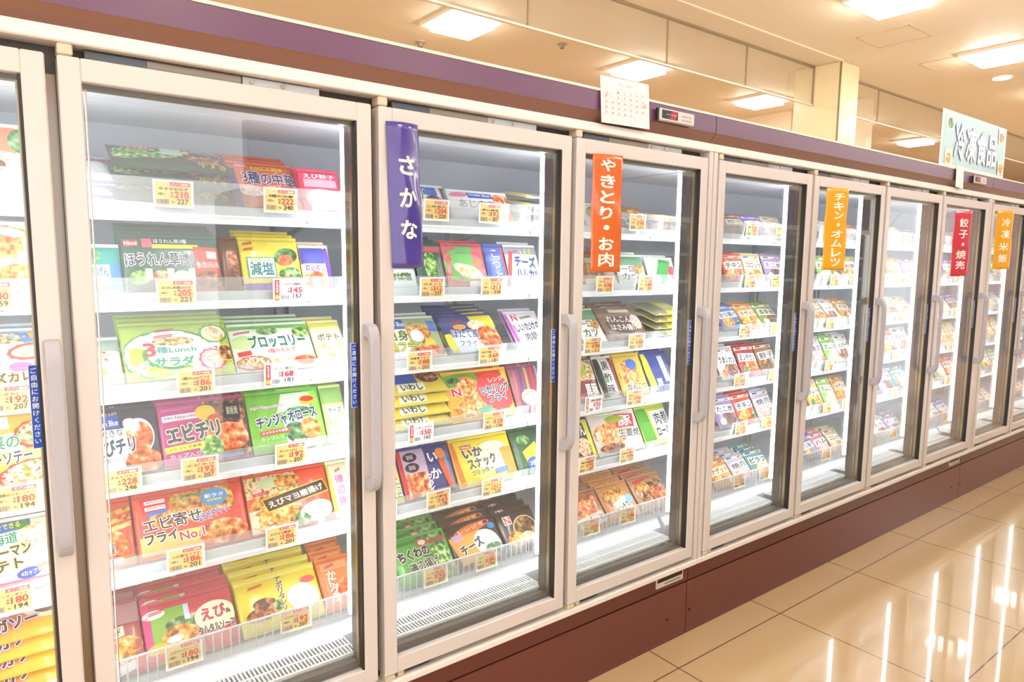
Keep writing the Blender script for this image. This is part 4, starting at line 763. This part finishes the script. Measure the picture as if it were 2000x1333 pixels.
# ------------------------------------------------------------------ price tags
TAGW, TAGH = .092, .066
def price_tag(d, lv, x, p1, p2, name, kind, label, dz=0.0):
    m = MB(); hw = TAGW / 2; T_ = TAGH
    m.box(-hw, hw, -.0018, 0, -T_, 0, pm('tag_holder', 'f4f4f2', .3))
    f = lambda u, v, l: (-hw + u * TAGW, -.0018 - .00022 * l, -T_ + v * T_); pr = Print(m, f)
    if kind == 'y':
        pr.rect(.05, .08, .93, .94, 'f2cc7c'); pr.rect(.42, .79, .91, .92, 'd8344a'); pr.text('ズバリ価格!', .45, .81, .88, .90, 'ffffff', bold=.01)
        pr.text(name, .14, .62, .86, .73, '4a3a28'); tx = .48
        pr.text(p1, .52, .36, .87, .59, 'd8382e', bold=.03); pr.text('円', .885, .36, .92, .42, 'd8382e'); pr.text(p2, .58, .14, .86, .32, '3a3230', bold=.02)
        pr.vtext('本体', .455, .36, .58, .09, '4a3a28', wx=.8); pr.text('税込', .44, .17, .52, .25, '4a3a28'); pr.text('4個入', .1, .44, .3, .53, '5a4830')
    else:
        pr.rect(.03, .06, .97, .94, 'fafafa'); pr.rect(.05, .36, .19, .93, 'd8344a'); pr.rect(.05, .08, .19, .36, 'e8862e'); pr.vtext('生活応援', .12, .4, .9, .11, 'ffffff', wx=.7); pr.text('価', .06, .14, .18, .3, 'fff0a0')
        pr.text(name, .28, .70, .92, .82, '5a5a66'); pr.text(p1, .52, .40, .87, .63, 'e02c50', bold=.03); pr.text('円', .885, .4, .92, .46, 'd8382e'); pr.text(p2, .60, .17, .86, .35, '46465a', bold=.02)
        pr.vtext('本体', .455, .4, .62, .09, '5a5a66', wx=.8)
    rr = random.Random(hash_s(name) + lv + d)
    xx = .08 if kind == 'y' else .24
    while xx < (.36 if kind == 'y' else .46):
        wv = rr.choice((.006, .010, .016)); pr.lay = 3; pr.rect(xx, .12, xx + wv, .30, '6a6a86', n=1); xx += wv + rr.choice((.008, .014))
    if lv <= 5: loc = (x, SY - .0145, FTOP[lv - 1] - .004 + dz); rx = 0.05
    else: loc = (x, .2095, .543 + dz); rx = -.05
    o = link('price_tag', m.mesh('price_tag'), None, loc, (rx, 0, random.Random(x).uniform(-.03, .03)))
    tag(o, label, 'price tag', 'price tags on the %s %s' % (SHN[lv - 1], DOORN[d]))
def T(d, lv, cx, cy, p1, p2, name, kind='y'):
    a = aty(cx, cy, SY - .015 if lv < 6 else .208)
    sd = {}
    price_tag(d, lv, a.x, p1, p2, name, kind, '%s price tag reading %s and %s, %s %s' % ('yellow' if kind == 'y' else 'white red-striped', p1, p2, SHN[lv - 1], DOORN[d]))
T(0, 2, -22, 575, '240', '259', 'ナポリタン'); T(0, 3, 18, 775, '192', '207', 'チーズカレー'); T(0, 4, 32, 965, '180', '194', '野菜のバターソテー'); T(0, 5, 18, 1150, '180', '194', 'ジャーマンポテト')
T(1, 1, 340, 398, '210', '227', '牛すきおかず'); T(1, 1, 549, 403, '222', '240', '3種の中華'); T(1, 2, 345, 573, '205', '221', 'ほうれん草3種のおかず'); T(1, 2, 566, 567, '145', '157', 'いんげん胡麻あえ', 'w')
T(1, 3, 383, 744, '186', '201', '3種のLunchサラダ'); T(1, 3, 549, 731, '168', '181', 'ブロッコリー3種のおかず', 'w'); T(1, 4, 236, 932, '228', '246', '大きなえびチリ'); T(1, 4, 391, 910, '192', '207', 'エビチリ'); T(1, 4, 569, 886, '192', '207', 'チンジャオロース')
T(1, 5, 363, 1080, '186', '201', 'エビ寄せフライ'); T(1, 5, 551, 1042, '186', '201', 'えびマヨ唐揚げ'); T(1, 6, 360, 1280, '180', '194', 'えびタルタルソース'); T(1, 6, 578, 1218, '192', '207', 'えびナポリタンソース')
T(2, 1, 853, 417, '204', '220', 'しめあじ'); T(2, 1, 958, 420, '192', '207', 'あじ南蛮'); T(2, 2, 845, 566, '312', '337', 'はまぐり'); T(2, 2, 962, 562, '313', '338', 'こつぶ'); T(2, 3, 820, 708, '188', '203', '白身魚フライ'); T(2, 3, 957, 690, '168', '181', 'ほたて風フライ')
T(2, 4, 823, 846, '150', '162', 'いわしフライ', 'w'); T(2, 4, 966, 824, '128', '138', 'いかリングフライ'); T(2, 5, 857, 977, '165', '178', 'えび春巻'); T(2, 5, 963, 955, '212', '228', 'いかスナック'); T(2, 5, 750, 990, '190', '207', '竹輪'); T(2, 6, 851, 1138, '192', '207', 'ちくわの磯辺揚げ'); T(2, 6, 950, 1107, '180', '194', 'チーズ')
T(3, 1, 1246, 432, '198', '213', 'つくね'); T(3, 2, 1182, 555, '198', '213', 'やきとり'); T(3, 2, 1262, 552, '188', '203', 'もも串'); T(3, 3, 1158, 672, '198', '213', 'はさみ揚げ'); T(3, 3, 1244, 668, '188', '203', 'つくね'); T(3, 4, 1160, 795, '155', '167', '黒豚', 'w'); T(3, 4, 1240, 782, '190', '205', 'なんこつ'); T(3, 5, 1147, 909, '192', '207', '豚生姜焼'); T(3, 5, 1226, 888, '186', '201', '肉巻'); T(3, 6, 1154, 1048, '324', '350', 'ガブッと'); T(3, 6, 1225, 1022, '298', '321', 'メンチ')
rr = random.Random(5)
PRS = [('180', '194'), ('192', '207'), ('186', '201'), ('168', '181'), ('205', '221'), ('228', '246'), ('150', '162'), ('198', '213')]
for d in range(4, 9):
    a, b_ = seen(d); a -= .01; b_ -= .03
    for lv in range(1, 7):
        for side, fr in (('left', .22), ('right', .74)):
            p1, p2 = rr.choice(PRS); nm = rr.choice(GEN)[2]
            price_tag(d, lv, a + (b_ - a) * fr + rr.uniform(-.03, .03), p1, p2, nm, 'y', 'yellow price tag at %s, %s %s' % (side, SHN[lv - 1], DOORN[d]))

# ------------------------------------------------------------------ category banners on the doors
def banner(name, x, z1, h, w_, ang, txt, col, tcol, spans, label, curl=.01, tilt=0):
    NXB, NZB = 14, 24; m = MB(); film_ = pm('banner_' + col, col, .22, bump=.12, bscale=9, coat=1.0)
    def f(u, v, l, s=1):
        X = u * w_; Y = -curl * math.sin(math.pi * u) - .004 * math.sin(u * 5 + v * 9) * (1 - abs(2 * v - 1)) - .0004 * l
        return (X + tilt * (v - 1) * h, Y, -h + v * h)
    vs = [f(i / NXB, j / NZB, 0) for j in range(NZB + 1) for i in range(NXB + 1)]; n1 = len(vs)
    vs += [(p[0], p[1] + .0012, p[2]) for p in vs]
    W_ = NXB + 1; fs = []
    for j in range(NZB):
        for i in range(NXB):
            a = j * W_ + i; fs.append((a, a + 1, a + W_ + 1, a + W_)); fs.append((a + n1, a + W_ + n1, a + W_ + 1 + n1, a + 1 + n1))
    for i in range(NXB): fs.append((i, i + n1, i + n1 + 1, i + 1)); o = NZB * W_; fs.append((o + i, o + i + 1, o + i + 1 + n1, o + i + n1))
    for j in range(NZB): a = j * W_; fs.append((a, a + W_, a + W_ + n1, a + n1)); a += NXB; fs.append((a, a + n1, a + W_ + n1, a + W_))
    m.add(vs, fs, film_, True)
    pr = Print(m, lambda u, v, l: f(u, v, l + 2))
    for ch, (u0, v0, u1, v1) in zip(txt, spans): pr.lay = 0; pr.text(ch, u0, v0, u1, v1, tcol, bold=.03 if ord(ch) < 0x3100 else .02)
    o = link('category_banner', m.mesh('category_banner'), None, (x, -.006, z1), (0, 0, -R(ang))); tag(o, label, 'banner', 'category banners on the freezer doors')
def spans(ys, cx, hw, hh): return [(cx - hw, y - hh, cx + hw, y + hh) for y in ys]
banner('a', .716, 1.912, .382, .094, 2, 'さかな', '4a3c92', 'fbeee2', spans((.71, .49, .27), .53, .24, .062), 'glossy blue-purple banner with three white characters on a freezer door', .014, -.04)
banner('b', 1.464, 1.905, .386, .118, 12, 'やきとり・お肉', 'd8692c', 'fdf4e8', [(.25, .86, .72, .955), (.25, .72, .72, .825), (.25, .59, .7, .69), (.27, .455, .62, .555), (.4, .365, .55, .40), (.25, .19, .72, .295), (.24, .05, .74, .165)], 'orange banner with white characters on a freezer door', .006)
banner('c', 2.942, 1.900, .374, .118, 24, 'チキン・オムレツ', 'f0ac22', 'fff8e8', [(.36, .855, .8, .935), (.34, .735, .8, .83), (.38, .63, .8, .71), (.5, .54, .62, .575), (.32, .40, .78, .49), (.34, .285, .78, .375), (.36, .165, .78, .265), (.33, .05, .78, .145)], 'nearer yellow banner with white characters on a freezer door', .004)
banner('d', 4.398, 1.872, .382, .122, 24, '餃子・焼売', 'd8404c', 'fff4ee', [(.28, .755, .8, .885), (.28, .585, .8, .71), (.48, .47, .6, .515), (.25, .27, .78, .40), (.25, .115, .78, .235)], 'red banner with white characters on a freezer door', .004)
banner('e', 5.057, 1.907, .374, .122, 30, '冷凍米飯', 'f0ac22', 'fff8e8', [(.3, .73, .82, .87), (.3, .53, .82, .67), (.28, .32, .8, .455), (.28, .12, .8, .255)], 'farther yellow banner with white characters on a freezer door', .004)

# ------------------------------------------------------------------ things on the plum fascia
PAPER = pm('paper', 'f4ece6', .6)
m = MB(); W_, H_ = .228, .150; m.box(0, W_, 0, .0012, 0, H_, PAPER)
pr = Print(m, lambda x, z, l: (x, -.0003 * l, z))
pr.text('カレンダー', .085, .125, .15, .135, '8a8a9a', bold=0)
for i in range(8): pr.lay = 1; pr.rect(.012 + .029 * i - .0005, .012, .012 + .029 * i + .0005, .115, 'c8c0bc', n=1)
for j in range(7): pr.lay = 1; pr.rect(.012, .012 + .0172 * j - .0004, .215, .012 + .0172 * j + .0004, 'c8c0bc', n=1)
for i in range(31):
    c, r_ = (i + 2) % 7, (i + 2) // 7
    pr.lay = 2; x = .018 + .029 * c; z = .100 - .0172 * r_; pr.text(str(i + 1), x, z, x + (.005 if i < 9 else .009), z + .0075, 'd8503a' if c == 0 else '8a8a92', bold=.01)
for x, z in ((.02, .088), (.20, .068)): pr.rect(x, z, x + .012, z + .012, 'f2b8a8', n=1)
cal = m.obj('wall_calendar', None, (1.492, -.014, 2.006)); cal.rotation_euler = (R(-3), R(-1), R(-1)); tag(cal, 'white paper calendar sheet leaning against the plum fascia', 'calendar')
m = MB(); m.box(0, .098, 0, .0012, 0, .125, PAPER)
o = m.obj('paper_notice', None, (4.352, -.014, 2.006)); o.rotation_euler = (R(-3), R(3), R(-2)); tag(o, 'small blank white paper leaning on the fascia below the pale blue sign', 'paper')
def controller(x, label, digits):
    e = empty('temperature_display', (x, -.0055, 2.052)); tag(e, label, 'temperature display', 'temperature displays on the fascia')
    m = MB(); m.box(0, .190, -.016, .004, -.004, .038, pm('silver_plastic', 'cfc8c4', .3), .003, 1)
    m.cyl((-.001, -.006, -.004), (-.001, -.006, .038), .006, BLACK, 10)
    for i in range(4):
        for j in (0, 1): m.box(.118 + .014 * i, .127 + .014 * i, -.0168, -.016, .006 + .013 * j, .012 + .013 * j, pm('grey_key', 'a49c98', .4))
    m.obj('housing', e)
    m = MB(); m.box(.010, .095, -.0172, -.0158, .004, .033, BLACK, .001, 1)
    pr = Print(m, lambda a, z, l: (a, -.0172 - .0003 * l, z)); red = emit_mat('red_digits', (1, .05, .06, 1), 2.0) if 'rd' not in MATS else MATS['rd']; MATS['rd'] = red
    pr.text(digits[0], .055, .021, .088, .031, red, bold=.03); pr.text(digits[1], .048, .006, .082, .016, red, bold=.03); pr.rect(.03, .0178, .088, .0195, 'b8c0d0', n=1)
    m.obj('screen', e)
controller(1.768, 'silver and black temperature display right of the calendar', ('-22', '-23')); controller(4.60, 'small silver temperature display right of the blank white paper', ('-21', '-22'))
# freezer department sign
e = empty('aisle_sign', (4.16, .004, 2.118)); tag(e, 'pale blue sign board with four outlined characters standing on the freezer', 'sign')
m = MB(); SW, SHH = .97, .305; m.box(0, SW, 0, .006, 0, SHH, pm('sign_edge', 'fbfaf0', .4))
pr = Print(m, lambda x, z, l: (x, -.0006 * l, z)); pr.rect(.012, .010, SW - .012, SHH - .010, 'b2d2d6')
for x, z, k in ((.10, .245, 'leafy'), (.10, .05, 'noodle'), (.88, .25, 'shrimp'), (.90, .06, 'fry')): pr.rect(x - .05, z - .045, x + .05, z + .045, 'f4ecd0', 6); pr.oval(x, z - .008, .036, .03, k)
for i, ch in enumerate('冷凍食品'): pr.lay = 6; pr.text(ch, .17 + .165 * i, .05, .315 + .165 * i, .245 - .005 * i, 'fdf8f4', 'b4a6dc', 0, .04, 0, .022)
m.obj('board', e)
m = MB(); m.box(.1, .13, .006, .03, -.004, .06, ALU_ := pm('pale_screen_rail', 'e9ddc6', .35)); m.box(.84, .87, .006, .03, -.004, .06, ALU_); m.obj('foot', e)

# ------------------------------------------------------------------ the facing row that the panes mirror
e = empty('facing_freezer', (0, 0, 0)); tag(e, 'dark freezer row facing the cases across the aisle, seen mirrored in the panes', 'freezer')
yb = -2.72; m = MB(); m.box(1.2, 9.2, yb - .8, yb - .1, 0, 2.0, pm('facing_carcass', '39343a', .4)); m.box(1.2, 9.2, yb - .8, yb, 0, .34, MAROON); m.obj('body', e)
m = MB(); m.box(1.2, 9.2, yb - .1, yb, 1.95, 2.0, RAIL); m.box(1.2, 9.2, yb - .1, yb, .33, .37, RAIL); m.obj('rail', e)
m = MB(); m.box(1.2, 9.2, yb - .1, yb - .01, 2.0, 2.4, PURPLE); m.obj('fascia', e)
DG = pm('facing_dark_pane', '2c3a42', .12)
for i in range(11):
    m = MB(); x = 1.22 + .72 * i; m.box(x, x + .70, yb - .05, yb - .012, .38, 1.94, pm('facing_frame', '8a7f78', .35), .002, 1); m.box(x + .05, x + .65, yb - .06, yb - .010, .44, 1.89, DG); 
    m.obj('door', e)
m = MB()
for z in (.75, 1.05, 1.35, 1.62): m.box(1.3, 9.1, yb - .010, yb - .0085, z, z + .035, pm('facing_shelf_edge', 'b8c4c8', .4))
m.obj('shelf', e)
